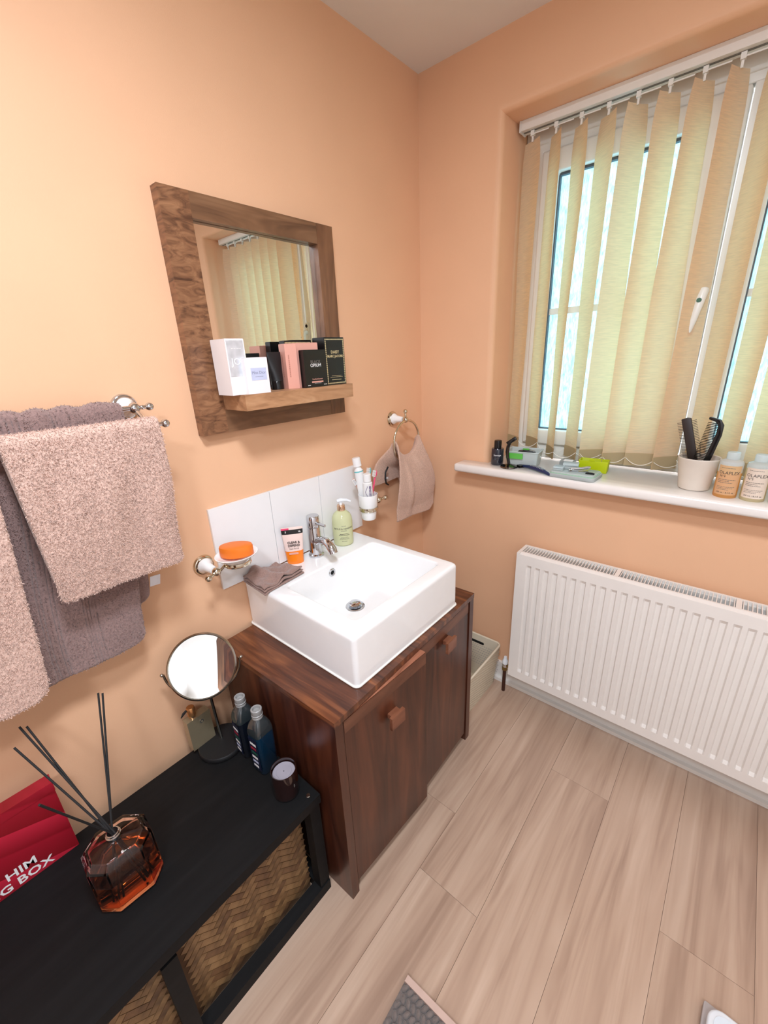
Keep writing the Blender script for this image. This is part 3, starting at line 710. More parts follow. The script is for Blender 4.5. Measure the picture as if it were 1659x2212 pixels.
def leaned(name, label, cat, base, tip, group=None):
    """an Empty at base whose local z runs to tip"""
    t = thing(name, label, cat, base, 0, group)
    q = Vector((0, 0, 1)).rotation_difference((Vector(tip) - Vector(base)).normalized())
    t.rotation_mode = 'QUATERNION'; t.rotation_quaternion = q
    return t
def flat_tube(parent, name, L, r0, w1, mat, z0=0.0, face=0.0):
    """squeezable tube: round at z0, flat crimp at z0+L"""
    bm = bmesh.new(); n = 28; R_ = []; ca, sa = math.cos(face), math.sin(face)
    for q in range(11):
        f_ = q / 10; rx = r0 * (1 - f_) + 0.0014 * f_; ry = r0 + (w1 - r0) * f_
        R_.append([bm.verts.new((ca * rx * math.cos(b_) - sa * ry * math.sin(b_), sa * rx * math.cos(b_) + ca * ry * math.sin(b_), z0 + L * f_)) for b_ in [2 * math.pi * k / n for k in range(n)]])
    for q in range(10):
        for k in range(n): bm.faces.new((R_[q][k], R_[q][(k + 1) % n], R_[q + 1][(k + 1) % n], R_[q + 1][k]))
    bm.faces.new(R_[0][::-1]); bm.faces.new(R_[-1])
    bmesh.ops.recalc_face_normals(bm, faces=list(bm.faces))
    return finish(name, bm, mat, parent, smooth=True)
VC = Vector((0.72, -0.69, 0)); VR = Vector((0.69, 0.72, 0))      # towards the camera / to its right, seen from the basin
FA = math.atan2(VC.y, VC.x)
t = leaned('toothpaste_tube', 'white toothpaste tube cap up in the tumbler with teal stripe', 'toothpaste', (TX - 0.006, TY + 0.002, 0.913), (TX - 0.036, TY - 0.014, 1.135))
flat_tube(t, 'sleeve', -0.165, 0.0165, 0.020, M['paste_white'], 0.180, FA)
lathe('cap', [(0, 0), (0.0155, 0), (0.0150, 0.030), (0.013, 0.032), (0, 0.032)], M['paste_white'], t, (0, 0, 0.1965))
lathe('neck', [(0, 0), (0.0165, 0), (0.011, 0.009), (0.010, 0.016), (0, 0.016)], M['paste_white'], t, (0, 0, 0.1802))
lathe('teal_stripe', [(0.0166, 0), (0.0168, 0), (0.0168, 0.004), (0.0166, 0.004)], M['teal'], t, (0, 0, 0.1755))
t = leaned('toothpaste_tube', 'white toothpaste tube with purple lettering in the tumbler', 'toothpaste', (TX + 0.006, TY - 0.004, 0.914), (TX + 0.012, TY - 0.012, 1.09))
flat_tube(t, 'sleeve', -0.125, 0.0175, 0.019, M['paste_white'], 0.137, FA)
lathe('cap', [(0, 0), (0.0145, 0), (0.0140, 0.026), (0.012, 0.028), (0, 0.028)], M['paste_white'], t, (0, 0, 0.1435))
lathe('neck', [(0, 0), (0.0175, 0), (0.010, 0.006), (0, 0.006)], M['paste_white'], t, (0, 0, 0.1372))
lettering(t, 'SENSODYNE', 0.0105, M['purple_ink'], VC * 0.0172 + VR * 0.004 + Vector((0, 0, 0.100)), (0, 0, -1), VR, bold=0.0002)
tube('wave_mark', [VC * 0.0172 + VR * (-0.006 + 0.004 * math.sin(k * 0.9)) + Vector((0, 0, 0.075 + 0.006 * k)) for k in range(10)], 0.0007, M['purple_ink'], t, 6)
def toothbrush(label, mat, base, tip, bristle, side):
    t = leaned('toothbrush', label, 'toothbrush', base, tip)
    L = (Vector(tip) - Vector(base)).length
    tube('handle', [(0, 0, 0), (0, 0, L * 0.45), (0.001, 0, L * 0.7), (0, 0, L - 0.028)], [0.0045, 0.005, 0.0032, 0.003], mat, t, 12)
    lathe('head', sphere_prof(0.014, 12), mat, t, (0, 0, L - 0.014), sx=0.30, sy=0.48, seg=16)
    bm = bmesh.new()
    for i in range(6):
        for j in (-1, 0, 1):
            z = L - 0.024 + 0.004 * i; add_box(bm, 0.0035, 0.0125, j * 0.0036 - 0.0014, j * 0.0036 + 0.0014, z - 0.0014, z + 0.0014)
    bmesh.ops.transform(bm, matrix=Matrix.Rotation(side, 4, 'Z'), verts=list(bm.verts))
    o = finish('bristles', bm, bristle, t); o['kind'] = 'stuff'
toothbrush('hot pink toothbrush leaning out of the tumbler beside the towel', M['hot_pink'], (TX - 0.002, TY - 0.006, 0.913), (TX - 0.004, TY + 0.058, 1.080), M['ink_white'], FA - 0.9)
toothbrush('teal headed toothbrush behind the hot pink one in the tumbler', M['teal'], (TX - 0.008, TY - 0.010, 0.913), (TX - 0.020, TY + 0.042, 1.092), M['ink_white'], FA - 0.9)
toothbrush('pink toothbrush leaning toward the wall tiles from the tumbler', M['card_pink'], (TX + 0.004, TY + 0.012, 0.913), (TX - 0.050, TY - 0.022, 1.060), M['ink_white'], FA)

# soap dish
t = thing('soap_dish_holder', 'polished metal soap dish holder on a white ceramic mount', 'holder', (0, 0, 0))
rose(t, -1.092, 0.938, 0.076); finial(t, (0.076, -1.092, 0.938), (0.35, -0.93, -0.12))
tube('arm', [(0.080, -1.084, 0.938), (0.086, -1.078, 0.946), (0.090, -1.073, 0.9525)], 0.004, M['nickel'], t, 12)
lathe('holder_ring', [(0.0335, 0), (0.037, 0), (0.038, 0.005), (0.0365, 0.011), (0.0335, 0.011), (0.0335, 0)], M['nickel'], t, (0.098, -1.036, 0.9480))
t = thing('soap_dish', 'oval white ceramic soap dish in the metal wall ring', 'soap dish', (0.098, -1.036, 0.9540))
lathe('dish', [(0, 0), (0.026, 0), (0.031, 0.004), (0.0325, 0.0065), (0.044, 0.014), (0.058, 0.022), (0.060, 0.025), (0.0575, 0.0255), (0.043, 0.0175), (0.030, 0.0125), (0, 0.0115)], M['ceramic'], t, seg=40, sx=0.90, sy=1.0)
sb = thing('soap_bar', 'orange oval bar of soap on the white soap dish', 'soap', (0.098, -1.034, 0.9727), math.radians(-44))
bm = bmesh.new()
prof = [(0.0, 0.0), (0.80, 0.0), (0.97, 0.06), (1.0, 0.16), (1.0, 0.80), (0.96, 0.93), (0.78, 0.98), (0.40, 1.0), (0, 1.0)]
add_lathe(bm, [(r, z * 0.033) for r, z in prof], 40, None, 0.030, 0.046)
finish('bar', bm, M['soap'], sb, smooth=True)

# double towel rail
t = thing('double_towel_rail', 'polished double towel rail with ball finials and ceramic mounts', 'towel rail', (0, 0, 0))
B1, B2 = (0.062, 1.394), (0.128, 1.360)
for y, sg in ((-1.194, 1), (-1.84, -1)):
    rose(t, y, B1[1], B1[0], M['chrome']); finial(t, (B1[0], y, B1[1]), (0, sg, 0), M['chrome'])
    tube('arm', [(B1[0], y, B1[1]), (0.085, y, 1.379), (0.104, y, 1.368), (B2[0], y, B2[1])], 0.0042, M['chrome'], t, 12)
    lathe('ball', sphere_prof(0.0115, 12), M['chrome'], t, (B2[0], y, B2[1]), 'X', 20); finial(t, (B2[0], y, B2[1]), (0, sg, 0), M['chrome'])
for bx, bz in (B1, B2): tube('bar', [(bx, -1.84, bz), (bx, -1.194, bz)], 0.0062, M['chrome'], t, 16)

def drape(bar, r, yl, yr, zf, zb, wob, ribs=(), rc=0.03, pleat=0.0, seed=0):
    bx, bz = bar
    Lf, Lb = bz - zf, bz - zb; La = math.pi * r; L = Lf + Lb + La
    def fn(u, v):
        s = v * L
        k = 0.0
        if s < Lb:                                   # back, from its hem up
            g = 1 - s / Lb; x, z, front = bx - r - 0.010 * math.sin(math.pi * g * 0.5) * 0, bz - (Lb - s), False
        elif s < Lb + La:
            a = (s - Lb) / r; x, z, g, front = bx - r * math.cos(a), bz + r * math.sin(a), 0.0, True
        else:
            g = (s - Lb - La) / Lf; x, z, front = bx + r, bz - (s - Lb - La), True
        y = yl(g, front) + (yr(g, front) - yl(g, front)) * u
        n = noise.noise(Vector((u * 5 + seed, g * 2.2, 3.1 * front))) * wob
        x += (n * sstep(0, 0.3, g) + 0.012 * math.sin(math.pi * g) * (0.6 if front else 0.0)) * (1 if front else 0.35)
        z_r = 0.0
        if g > 0.8:                                  # rounded corners
            for e_ in (u, 1 - u):
                w = abs(yr(g, front) - yl(g, front)) * e_
                if w < rc: z_r = max(z_r, rc - math.sqrt(max(0, rc * rc - (rc - w) ** 2)))
            z += z_r * sstep(0.8, 1.0, g)
        yy = yr(g, front) - (yr(g, front) - yl(g, front)) * u
        for c, hw in ribs:
            q = (u - c) / hw
            if abs(q) < 1: x -= 0.0042 * (0.5 + 0.5 * math.cos(q * math.pi * 5)) * (1 if front else -1)
        if pleat: 
            q = math.sin(u * 60 + 3 * math.sin(u * 9)) * pleat * math.exp(-(g / 0.12) ** 2)
            x += q * 0.7; z += q
        return (max(x, 0.006), y, z)
    return fn
tw = sheet('bath_towel', drape(B1, 0.0125, lambda g, f: -1.80, lambda g, f: -1.222 - (0.075 * sstep(0, 0.95, g) if f else 0.035 * g), 0.838, 0.925, 0.020, ribs=((0.655, 0.035), (0.80, 0.030)), rc=0.028, pleat=0.003, seed=4), 190, 300, M['towel_d'], None, 0.010, 0.0004, 11, 60000, 0.0038, 0.35)
tag(tw, 'dark mauve bath towel on the rail nearest the wall', 'towel')
box('care_label', 0.0, 0.001, -0.028, 0.0, -0.016, 0.010, M['tag'], tw, mat4=Matrix.Translation((0.048, -1.226, 0.972)) @ Matrix.Rotation(math.radians(-12), 4, 'X') @ Matrix.Rotation(math.radians(15), 4, 'Z'))
tw = sheet('bath_towel', drape(B2, 0.0120, lambda g, f: -1.452 + 0.012 * g, lambda g, f: -1.180 - 0.016 * sstep(0.05, 1, g), 1.040, 1.075, 0.010, rc=0.012, seed=9), 120, 280, M['towel_l'], None, 0.011, 0.0004, 12, 42000, 0.0045, 0.40)
tag(tw, 'taupe hand towel folded over the outer rail beside the ball finial', 'towel')
tw = sheet('bath_towel', drape(B2, 0.0120, lambda g, f: -1.815, lambda g, f: -1.470 - 0.036 * g, 0.858, 0.90, 0.014, rc=0.035, seed=21), 130, 300, M['towel_l'], None, 0.011, 0.0004, 13, 60000, 0.0045, 0.40)
tag(tw, 'taupe bath towel hanging lowest on the outer rail', 'towel')

# ================================================================ THINGS ON THE BASIN
BZ = 0.8348
t = thing('face_scrub_tube', 'pink and orange face scrub tube with black band on basin', 'tube', (0.040, -0.800, BZ), FA + math.pi / 2 - math.radians(90) + math.radians(6))
lathe('cap', [(0, 0), (0.027, 0), (0.0275, 0.003), (0.0275, 0.010), (0, 0.010)], M['tube_orange'], t, sx=0.62, sy=1.0)
def tube_section(name, z0, z1, mat):
    bm = bmesh.new(); n = 32; R_ = []
    for q in range(7):
        z = z0 + (z1 - z0) * q / 6; f_ = min(1.0, (z - 0.010) / 0.118)
        rx = 0.0165 * (1 - f_) ** 0.8 + 0.0012; ry = 0.0275 + 0.0085 * f_
        R_.append([bm.verts.new((rx * math.cos(b_), ry * math.sin(b_), z)) for b_ in [2 * math.pi * k / n for k in range(n)]])
    for q in range(6):
        for k in range(n): bm.faces.new((R_[q][k], R_[q][(k + 1) % n], R_[q + 1][(k + 1) % n], R_[q + 1][k]))
    bm.faces.new(R_[0][::-1]); bm.faces.new(R_[-1])
    return finish(name, bm, mat, t, smooth=True)
tube_section('gel_window', 0.0102, 0.046, M['tube_orange'])
tube_section('sleeve', 0.0461, 0.105, M['tube_pink'])
tube_section('black_band', 0.1051, 0.1202, M['ink_black'])
tube_section('crimp', 0.1203, 0.128, M['tube_pink'])
lettering(t, 'Neutrogena', 0.0105, M['ink_white'], (0.0038, 0.002, 0.1095), (0, 1, 0), (-0.1, 0, 1), bold=0.0002)
lettering(t, 'CLEAR &', 0.0105, M['ink'], (0.0118, 0.001, 0.0745), (0, 1, 0), (-0.12, 0, 1), bold=0.0003)
lettering(t, 'DEFEND', 0.0105, M['ink'], (0.0132, 0.001, 0.0640), (0, 1, 0), (-0.12, 0, 1), bold=0.0003)
lettering(t, 'Face Scrub', 0.0072, M['ink'], (0.0145, 0.001, 0.0545), (0, 1, 0), (-0.12, 0, 1))
box('pale_panel', 0.0, 0.0004, -0.017, 0.013, 0, 0.007, M['card_pink'], t, mat4=Matrix.Translation((0.0158, 0, 0.036)) @ Matrix.Rotation(-0.10, 4, 'Y'))
box('pink_sticker', 0.0, 0.0004, -0.035, -0.010, 0, 0.006, M['hot_pink'], t, mat4=Matrix.Translation((0.0030, 0, 0.1205)))

t = thing('hand_wash_bottle', 'pale green hand wash pump bottle with rose gold collar', 'bottle', (0.062, -0.592, BZ))
lathe('body', [(0, 0), (0.032, 0), (0.036, 0.003), (0.0365, 0.012), (0.0370, 0.085), (0.0355, 0.103), (0.030, 0.116), (0.020, 0.125), (0.0135, 0.129), (0, 0.129)], M['hand_soap'], t, seg=40)
lathe('collar', [(0, 0.1292), (0.0140, 0.1292), (0.0148, 0.131), (0.0148, 0.146), (0.0130, 0.150), (0, 0.150)], M['rose_gold'], t, seg=28)
lathe('pump_stem', [(0, 0.1502), (0.0055, 0.1502), (0.0055, 0.160), (0, 0.160)], M['white_plastic'], t)
tube('pump_nozzle', [VR * -0.012 + Vector((0, 0, 0.164)), Vector((0, 0, 0.167)), VR * 0.022 + Vector((0, 0, 0.166)), VR * 0.036 + Vector((0, 0, 0.160))], [0.006, 0.0075, 0.005, 0.0035], M['white_plastic'], t, 12)
LD = Vector((0.80, -0.60, 0)); LR = Vector((0.60, 0.80, 0))
for s_, sz, z_, mt in (('THE FINE', 0.0042, 0.078, 'ink_grey'), ('BAYLIS & HARDING', 0.0088, 0.066, 'ink'), ('ENGLAND', 0.0045, 0.0595, 'ink_grey')):
    lettering(t, s_, sz, M[mt], LD * 0.0372 + Vector((0, 0, z_)), LR, UPV, wrap=0.0372)
lines(t, [(-0.016, 0.016, 0.0, 0.0018), (-0.020, 0.020, -0.005, 0.0018), (-0.012, 0.012, -0.012, 0.001), (-0.016, 0.016, -0.016, 0.001), (-0.018, 0.018, -0.020, 0.001), (-0.010, 0.010, -0.028, 0.0012)], M['ink'], LD * 0.0372 + Vector((0, 0, 0.048)), LR, UPV, wrap=0.0372)

# folded flannel over the back corner of the basin
def flannel(k):
    P = [Vector((0.015, -0.985, 0)), Vector((0.138, -0.992, 0)), Vector((0.020, -0.860, 0)), Vector((0.128, -0.836, 0))]
    def fn(u, v):
        a = P[0] + (P[1] - P[0]) * u; b = P[2] + (P[3] - P[2]) * u; p = a + (b - a) * (v * (1 - 0.02 * k))
        z = BZ + 0.0042 + 0.0082 * k + 0.0050 * k * math.sin(3.2 * u + 5 * v) * 0.5 + 0.005 * k * noise.noise(Vector((u * 4, v * 4, 1.7)))
        z += 0.008 * k * math.exp(-((v - 0.30 - 0.2 * u) / 0.13) ** 2)
        drop = max(0.0, -0.976 - p.y)
        z -= drop * 0.25
        return (p.x, p.y, z)
    return fn
fc = thing('face_flannel', 'brown folded face flannel on the corner of the basin', 'flannel', (0, 0, 0))
for k in range(3): sheet('fold', flannel(k), 40, 50, M['flannel'], fc, 0.0072, 0.0005, 30 + k)

# ================================================================ LOW BLACK BENCH
SHZ = 0.397
bn = thing('bench_shelf', 'low black wooden bench with lower rail along the left wall', 'bench', (0, 0, 0))
BY0, BY1 = -2.02, -1.108
box('top', 0.046, 0.447, BY0, BY1, SHZ - 0.030, SHZ, M['black_wood'], bn, bevel=0.002)
box('apron', 0.412, 0.430, BY0 + 0.005, BY1 - 0.035, SHZ - 0.050, SHZ - 0.0305, M['black_wood'], bn, bevel=0.001)
for y in (BY1 - 0.034, -1.530, BY0 + 0.002):
    box('leg', 0.408 if y != -1.530 else 0.4108, 0.4400, y, y + 0.032, 0.036, SHZ - (0.0305 if y != -1.530 else 0.0505), M['black_wood'], bn, bevel=0.0015)
for y in (BY1 - 0.034, BY0 + 0.002):
    box('leg', 0.050, 0.082, y, y + 0.032, 0.036, SHZ - 0.0305, M['black_wood'], bn, bevel=0.0015)
    box('foot_rail', 0.050, 0.409, y, y + 0.032, 0.0, 0.0355, M['black_wood'], bn, bevel=0.0015)
box('lower_rail', 0.4095, 0.443, BY0 + 0.002, BY1 - 0.002, 0.0, 0.0355, M['black_wood'], bn, bevel=0.002)
lathe('screw_head', [(0, 0), (0.006, 0), (0.005, 0.0012), (0, 0.0010)], M['steel'], bn, (0.425, -1.130, SHZ + 0.0001), seg=16)

def woven_basket(label, y0, y1):
    t = thing('woven_basket', label, 'basket', (0, 0, 0.0))
    x0, x1, z1 = 0.095, 0.392, 0.340
    box('body', x0, x1, y0, y1, 0.0, z1, plain('bamboo_backing', (92, 66, 42), 0.7), t, bevel=0.004)
    w, n = 0.0175, 3
    vdata = {}
    for ori in 'HV':
        for q in range(3):
            bm = bmesh.new(); a, b = (n * w, w) if ori == 'H' else (w, n * w); e_ = 0.0007
            add_box(bm, e_, a - e_, e_, b - e_, 0.0, 0.0022)
            for v in bm.verts:                                    # ends dip under the next strip
                if v.co.z > 0.001:
                    s_ = v.co.x / a if ori == 'H' else v.co.y / b
                    v.co.z -= 0.0012 if s_ < 0.5 else 0.0
            me = bpy.data.meshes.new('strip'); bm.to_mesh(me); bm.free(); me.materials.append(M['wicker'][q]); vdata[ori + str(q)] = me
    cy, cz = (y0 + y1) / 2, z1 / 2; hy, hz = (y1 - y0) / 2 - 0.006, z1 / 2 - 0.006
    R45 = Matrix.Rotation(math.radians(45), 4, 'Z')
    F = frame3((x1 + 0.0003, cy, cz), (0, 1, 0), (0, 0, 1))
    rnd = random.Random(int(-y0 * 1000))
    N = 26
    for i in range(-N, N):
        for j in range(-N, N):
            d = (i - j) % (2 * n)
            if d == 0: o, sz = 'H', (n * w, w)
            elif d == 2 * n - 1: o, sz = 'V', (w, n * w)
            else: continue
            c = R45 @ Vector((i * w + sz[0] / 2, j * w + sz[1] / 2, 0))
            if abs(c.x) > hy - 0.012 or abs(c.y) > hz - 0.012: continue
            ob = bpy.data.objects.new('strip', vdata[o + str(rnd.choice((0, 0, 1, 1, 2)))]); COL.objects.link(ob); ob.parent = t
            ob.matrix_local = F @ R45 @ Matrix.Translation((i * w, j * w, 0))
    bm = bmesh.new()
    add_box(bm, x1 + 0.0002, x1 + 0.005, y0, y1, z1 - 0.014, z1 + 0.003); 
    o = finish('rim', bm, M['wicker'][0], t, bevel=0.002)
woven_basket('woven bamboo basket under the bench beside the vanity cabinet', -1.510, -1.146)
woven_basket('woven bamboo basket under the bench on the far side of its middle leg', -1.900, -1.520)

# ---- things on the bench
def make_mirror():
    t = thing('cosmetic_mirror', 'round steel cosmetic mirror on a dark disc foot', 'mirror', (0.098, -1.190, SHZ + 0.0003))
    lathe('foot', [(0, 0), (0.064, 0), (0.0665, 0.003), (0.0665, 0.014), (0.064, 0.017), (0, 0.017)], M['black'], t, seg=48)
    n = Vector((0.60, -0.36, 0.40)).normalized(); c = Vector((0.005, -0.006, 0.302)); r = 0.090
    ax = Vector((0, 0, 1)).cross(n).normalized(); up = n.cross(ax)
    bot = c - Vector((0, 0, 0.107)) - n * 0.012
    tube('stem', [(-0.012, 0.006, 0.0172), tuple(Vector((-0.012, 0.006, 0.0172)) * 0.5 + bot * 0.5), tuple(bot)], 0.0042, M['steel'], t, 14)
    arc = [c + (ax * math.cos(a) + Vector((0, 0, 1)) * math.sin(a)) * (r + 0.008) for a in [math.pi + math.pi * k / 24 for k in range(25)]]
    tube('yoke', [tuple(p) for p in arc], 0.0034, M['steel'], t, 10)
    for s_ in (1, -1): lathe('pivot_knob', sphere_prof(0.005, 8), M['steel'], t, tuple(c + ax * s_ * (r + 0.012)), seg=14)
    rot = Vector((0, 0, 1)).rotation_difference(n).to_matrix().to_4x4()
    lathe('rim', [(r - 0.006, 0.006), (r - 0.004, 0.009), (r, 0.006), (r, -0.006), (r - 0.004, -0.009), (r - 0.006, -0.006), (r - 0.006, 0.006)], M['steel'], t, tuple(c), rot=rot, seg=56)
    cv = []
    for k in range(9):
        q = (r - 0.0062) * k / 8; cv.append((q, 0.0045 - 0.006 * (1 - (k / 8) ** 2)))
    cv += [(r - 0.0062, -0.0055), (0, -0.0055)]
    lathe('glass', cv, M['mirror'], t, tuple(c), rot=rot, seg=56)
make_mirror()
t = thing('perfume_bottle', 'square champagne perfume bottle with gold cap on the mirror foot', 'perfume bottle', (0.055, -1.226, SHZ + 0.0176), math.radians(3))
box('bottle', -0.013, 0.013, -0.036, 0.034, 0, 0.105, M['perfume'], t, bevel=0.0025)
lathe('collar', [(0, 0.1052), (0.010, 0.1052), (0.010, 0.114), (0, 0.114)], M['rose_gold'], t, (0, -0.012, 0))
lathe('cap', [(0, 0.1142), (0.0115, 0.1142), (0.0115, 0.140), (0.010, 0.142), (0, 0.142)], plain('gold_cap', (206, 150, 98), 0.25, 0.8), t, (0, -0.012, 0))
lathe('emblem', [(0.0035, 0), (0.0055, 0), (0.0055, 0.0015), (0.0035, 0.0015), (0.0035, 0)], M['chrome'], t, (0.0132, 0.004, 0.084), 'X', 20)
tube('ribbon_bow', [(-0.006, -0.040, 0.120), (-0.004, -0.032, 0.130), (-0.001, -0.0225, 0.137)], [0.0015, 0.004, 0.003], M['black'], t, 8)

def mouthwash(label, loc, h, mat, rot):
    t = thing('mouthwash_bottle', label, 'bottle', loc, rot, None)
    bm = bmesh.new(); L = []
    for z, w, d, r in ((0, 0.036, 0.026, 0.008), (0.004, 0.040, 0.029, 0.009), (h * 0.62, 0.040, 0.029, 0.009)):
        L.append([bm.verts.new((v, u, z)) for u, v in rrect(w * 1.4, d * 1.8, r * 1.3)])
    for a, b in zip(L[:-1], L[1:]):
        for k in range(len(a)): bm.faces.new((a[k], a[(k + 1) % len(a)], b[(k + 1) % len(a)], b[k]))
    bm.faces.new(L[0]); bm.faces.new(L[-1][::-1]); bmesh.ops.recalc_face_normals(bm, faces=list(bm.faces))
    finish('body', bm, mat, t, smooth=True)
    bm = bmesh.new(); L = []
    for f_ in [k / 8 for k in range(9)]:
        z = h * 0.62 + 0.0003 + (h * 0.22) * f_; q = math.sqrt(1 - (f_ * 0.93) ** 2)
        w, d = 0.056 * q + 0.0, 0.0522 * q; r = min(0.010 + 0.004 * f_, min(w, d) / 2 - 0.0005)
        L.append([bm.verts.new((v, u, z)) for u, v in rrect(max(w, 0.024), max(d, 0.024), min(r + f_ * 0.004, 0.0118))])
    for a, b in zip(L[:-1], L[1:]):
        for k in range(len(a)): bm.faces.new((a[k], a[(k + 1) % len(a)], b[(k + 1) % len(a)], b[k]))
    bm.faces.new(L[0]); bm.faces.new(L[-1][::-1]); bmesh.ops.recalc_face_normals(bm, faces=list(bm.faces))
    finish('shoulder', bm, M['clear_shoulder'], t, smooth=True)
    zc = h * 0.84 + 0.0006
    lathe('cap', [(0, zc), (0.0150, zc), (0.0150, zc + 0.004), (0.0140, zc + 0.005), (0.0155, zc + 0.007), (0.0155, zc + 0.011), (0.0140, zc + 0.012), (0.0150, zc + 0.014), (0.0150, zc + 0.027), (0.0130, zc + 0.0285), (0.0105, zc + 0.028), (0.0095, zc + 0.020), (0, zc + 0.019)], M['grey_cap'], t)
    # printed label on the face turned to the room
    y = -0.0282
    o = box('label_panel', -0.0185, 0.0185, y - 0.0005, y - 0.0001, h * 0.07, h * 0.58, plain('label_navy', (20, 26, 52), 0.4), t)
    rnd = random.Random(5); mats = [M['ink_white'], M['ink_lav'], plain('label_red', (170, 40, 60), 0.4), plain('label_green', (30, 90, 70), 0.4)]
    for q in range(6):
        zz = h * (0.10 + 0.075 * q); bm = bmesh.new()
        add_box(bm, -0.013, -0.013 + rnd.uniform(0.012, 0.026), y - 0.0009, y - 0.0006, zz, zz + h * 0.035, Matrix.Translation((0, 0, 0)))
        finish('label_print', bm, mats[(0, 1, 0, 3, 2, 0)[q]], t)
    return t
mouthwash('blue mouthwash bottle with printed label between candle and dark bottle', (0.262, -1.146, SHZ + 0.0003), 0.215, M['mouthwash'], math.radians(4))
mouthwash('dark mouthwash bottle beside the round cosmetic mirror', (0.178, -1.146, SHZ + 0.0003), 0.205, M['mouthwash_dk'], math.radians(-3))

t = thing('scented_candle', 'dark amber glass candle jar with pale grey lid on bench', 'candle', (0.372, -1.158, SHZ + 0.0003))
lathe('jar', [(0, 0), (0.028, 0), (0.0325, 0.004), (0.0335, 0.010), (0.0335, 0.075), (0.0335, 0.085), (0.0315, 0.085), (0.0315, 0.071), (0, 0.071)], M['amber_jar'], t, seg=44)
lathe('lid', [(0, 0.0713), (0.0295, 0.0713), (0.0295, 0.0735), (0.0285, 0.0745), (0.020, 0.0740), (0.0195, 0.0748), (0, 0.0748)], M['lid_grey'], t, seg=44)
lathe('wick_mark', [(0, 0.0750), (0.0012, 0.0750), (0.0012, 0.0760), (0, 0.0760)], M['ink_black'], t, seg=8)

# reed diffuser
RD = (0.262, -1.508)
t = thing('reed_diffuser', 'pink glass reed diffuser with amber oil and black reeds', 'reed diffuser', (RD[0], RD[1], SHZ + 0.0004), math.radians(-4))
def octa(w, d, c):
    w, d, c = w * 1.09, d * 1.09, c * 1.09
    return [(w / 2, -d / 2 + c), (w / 2, d / 2 - c), (w / 2 - c, d / 2), (-w / 2 + c, d / 2), (-w / 2, d / 2 - c), (-w / 2, -d / 2 + c), (-w / 2 + c, -d / 2), (w / 2 - c, -d / 2)]
def loft(name, secs, mat, parent, smooth=False):
    bm = bmesh.new(); L = [[bm.verts.new((u, v, z)) for u, v in octa(w, d, c)] for w, d, c, z in secs]
    for a, b in zip(L[:-1], L[1:]):
        for k in range(8): bm.faces.new((a[k], a[(k + 1) % 8], b[(k + 1) % 8], b[k]))
    bm.faces.new(L[0][::-1]); bm.faces.new(L[-1]); bmesh.ops.recalc_face_normals(bm, faces=list(bm.faces))
    return finish(name, bm, mat, parent, bevel=0.0015)
def shell(name, outer, inner, mat, parent):
    bm = bmesh.new(); O = [[bm.verts.new((u, v, z)) for u, v in octa(w, d, c)] for w, d, c, z in outer]; I = [[bm.verts.new((u, v, z)) for u, v in octa(w, d, c)] for w, d, c, z in inner]
    for L in (O, I):
        for a, b in zip(L[:-1], L[1:]):
            for k in range(8): bm.faces.new((a[k], a[(k + 1) % 8], b[(k + 1) % 8], b[k]))
        bm.faces.new(L[0])
    for k in range(8): bm.faces.new((O[-1][k], O[-1][(k + 1) % 8], I[-1][(k + 1) % 8], I[-1][k]))
    bmesh.ops.recalc_face_normals(bm, faces=list(bm.faces))
    return finish(name, bm, mat, parent, bevel=0.0012)
shell('glass_body', [(0.084, 0.100, 0.022, 0), (0.098, 0.114, 0.026, 0.008), (0.098, 0.114, 0.026, 0.125), (0.080, 0.096, 0.024, 0.142), (0.026, 0.030, 0.008, 0.147)],
      [(0.070, 0.086, 0.018, 0.010), (0.082, 0.098, 0.022, 0.015), (0.082, 0.098, 0.022, 0.121), (0.070, 0.086, 0.020, 0.134), (0.018, 0.020, 0.005, 0.1475)], M['pink_glass'], t)
loft('oil', [(0.0705, 0.0865, 0.018, 0.0098), (0.0823, 0.0983, 0.022, 0.0152), (0.0823, 0.0983, 0.022, 0.078)], M['oil'], t)
lathe('neck', [(0.009, 0.1474), (0.0125, 0.1474), (0.0125, 0.152), (0.0145, 0.153), (0.0145, 0.157), (0.0125, 0.158), (0.0125, 0.162), (0.0105, 0.163), (0.009, 0.162), (0.009, 0.1474)], M['chrome'], t)
mi = Matrix.Translation((RD[0], RD[1], SHZ + 0.0004)) @ Matrix.Rotation(math.radians(-4), 4, 'Z'); mi.invert()
for (tip, foot) in (((0.113, -1.432, 0.790), (0.022, -0.020)), ((0.116, -1.425, 0.786), (0.018, -0.028)), ((0.101, -1.570, 0.799), (0.020, 0.026)), ((0.103, -1.560, 0.793), (0.026, 0.020)), ((0.115, -1.589, 0.769), (0.014, 0.030)), ((0.330, -1.586, 0.793), (-0.020, 0.018))):
    tp = mi @ Vector(tip); nk = Vector((random.uniform(-0.004, 0.004), random.uniform(-0.004, 0.004), 0.160))
    d = (nk - tp).normalized(); q = nk + d * 0.012
    tube('reed', [tuple(tp), tuple(nk), tuple(q)], 0.0021, M['reed'], t, 8)
    tube('reed', [tuple(q + d * 0.004), (foot[0], foot[1], 0.020)], 0.0021, M['reed'], t, 8)

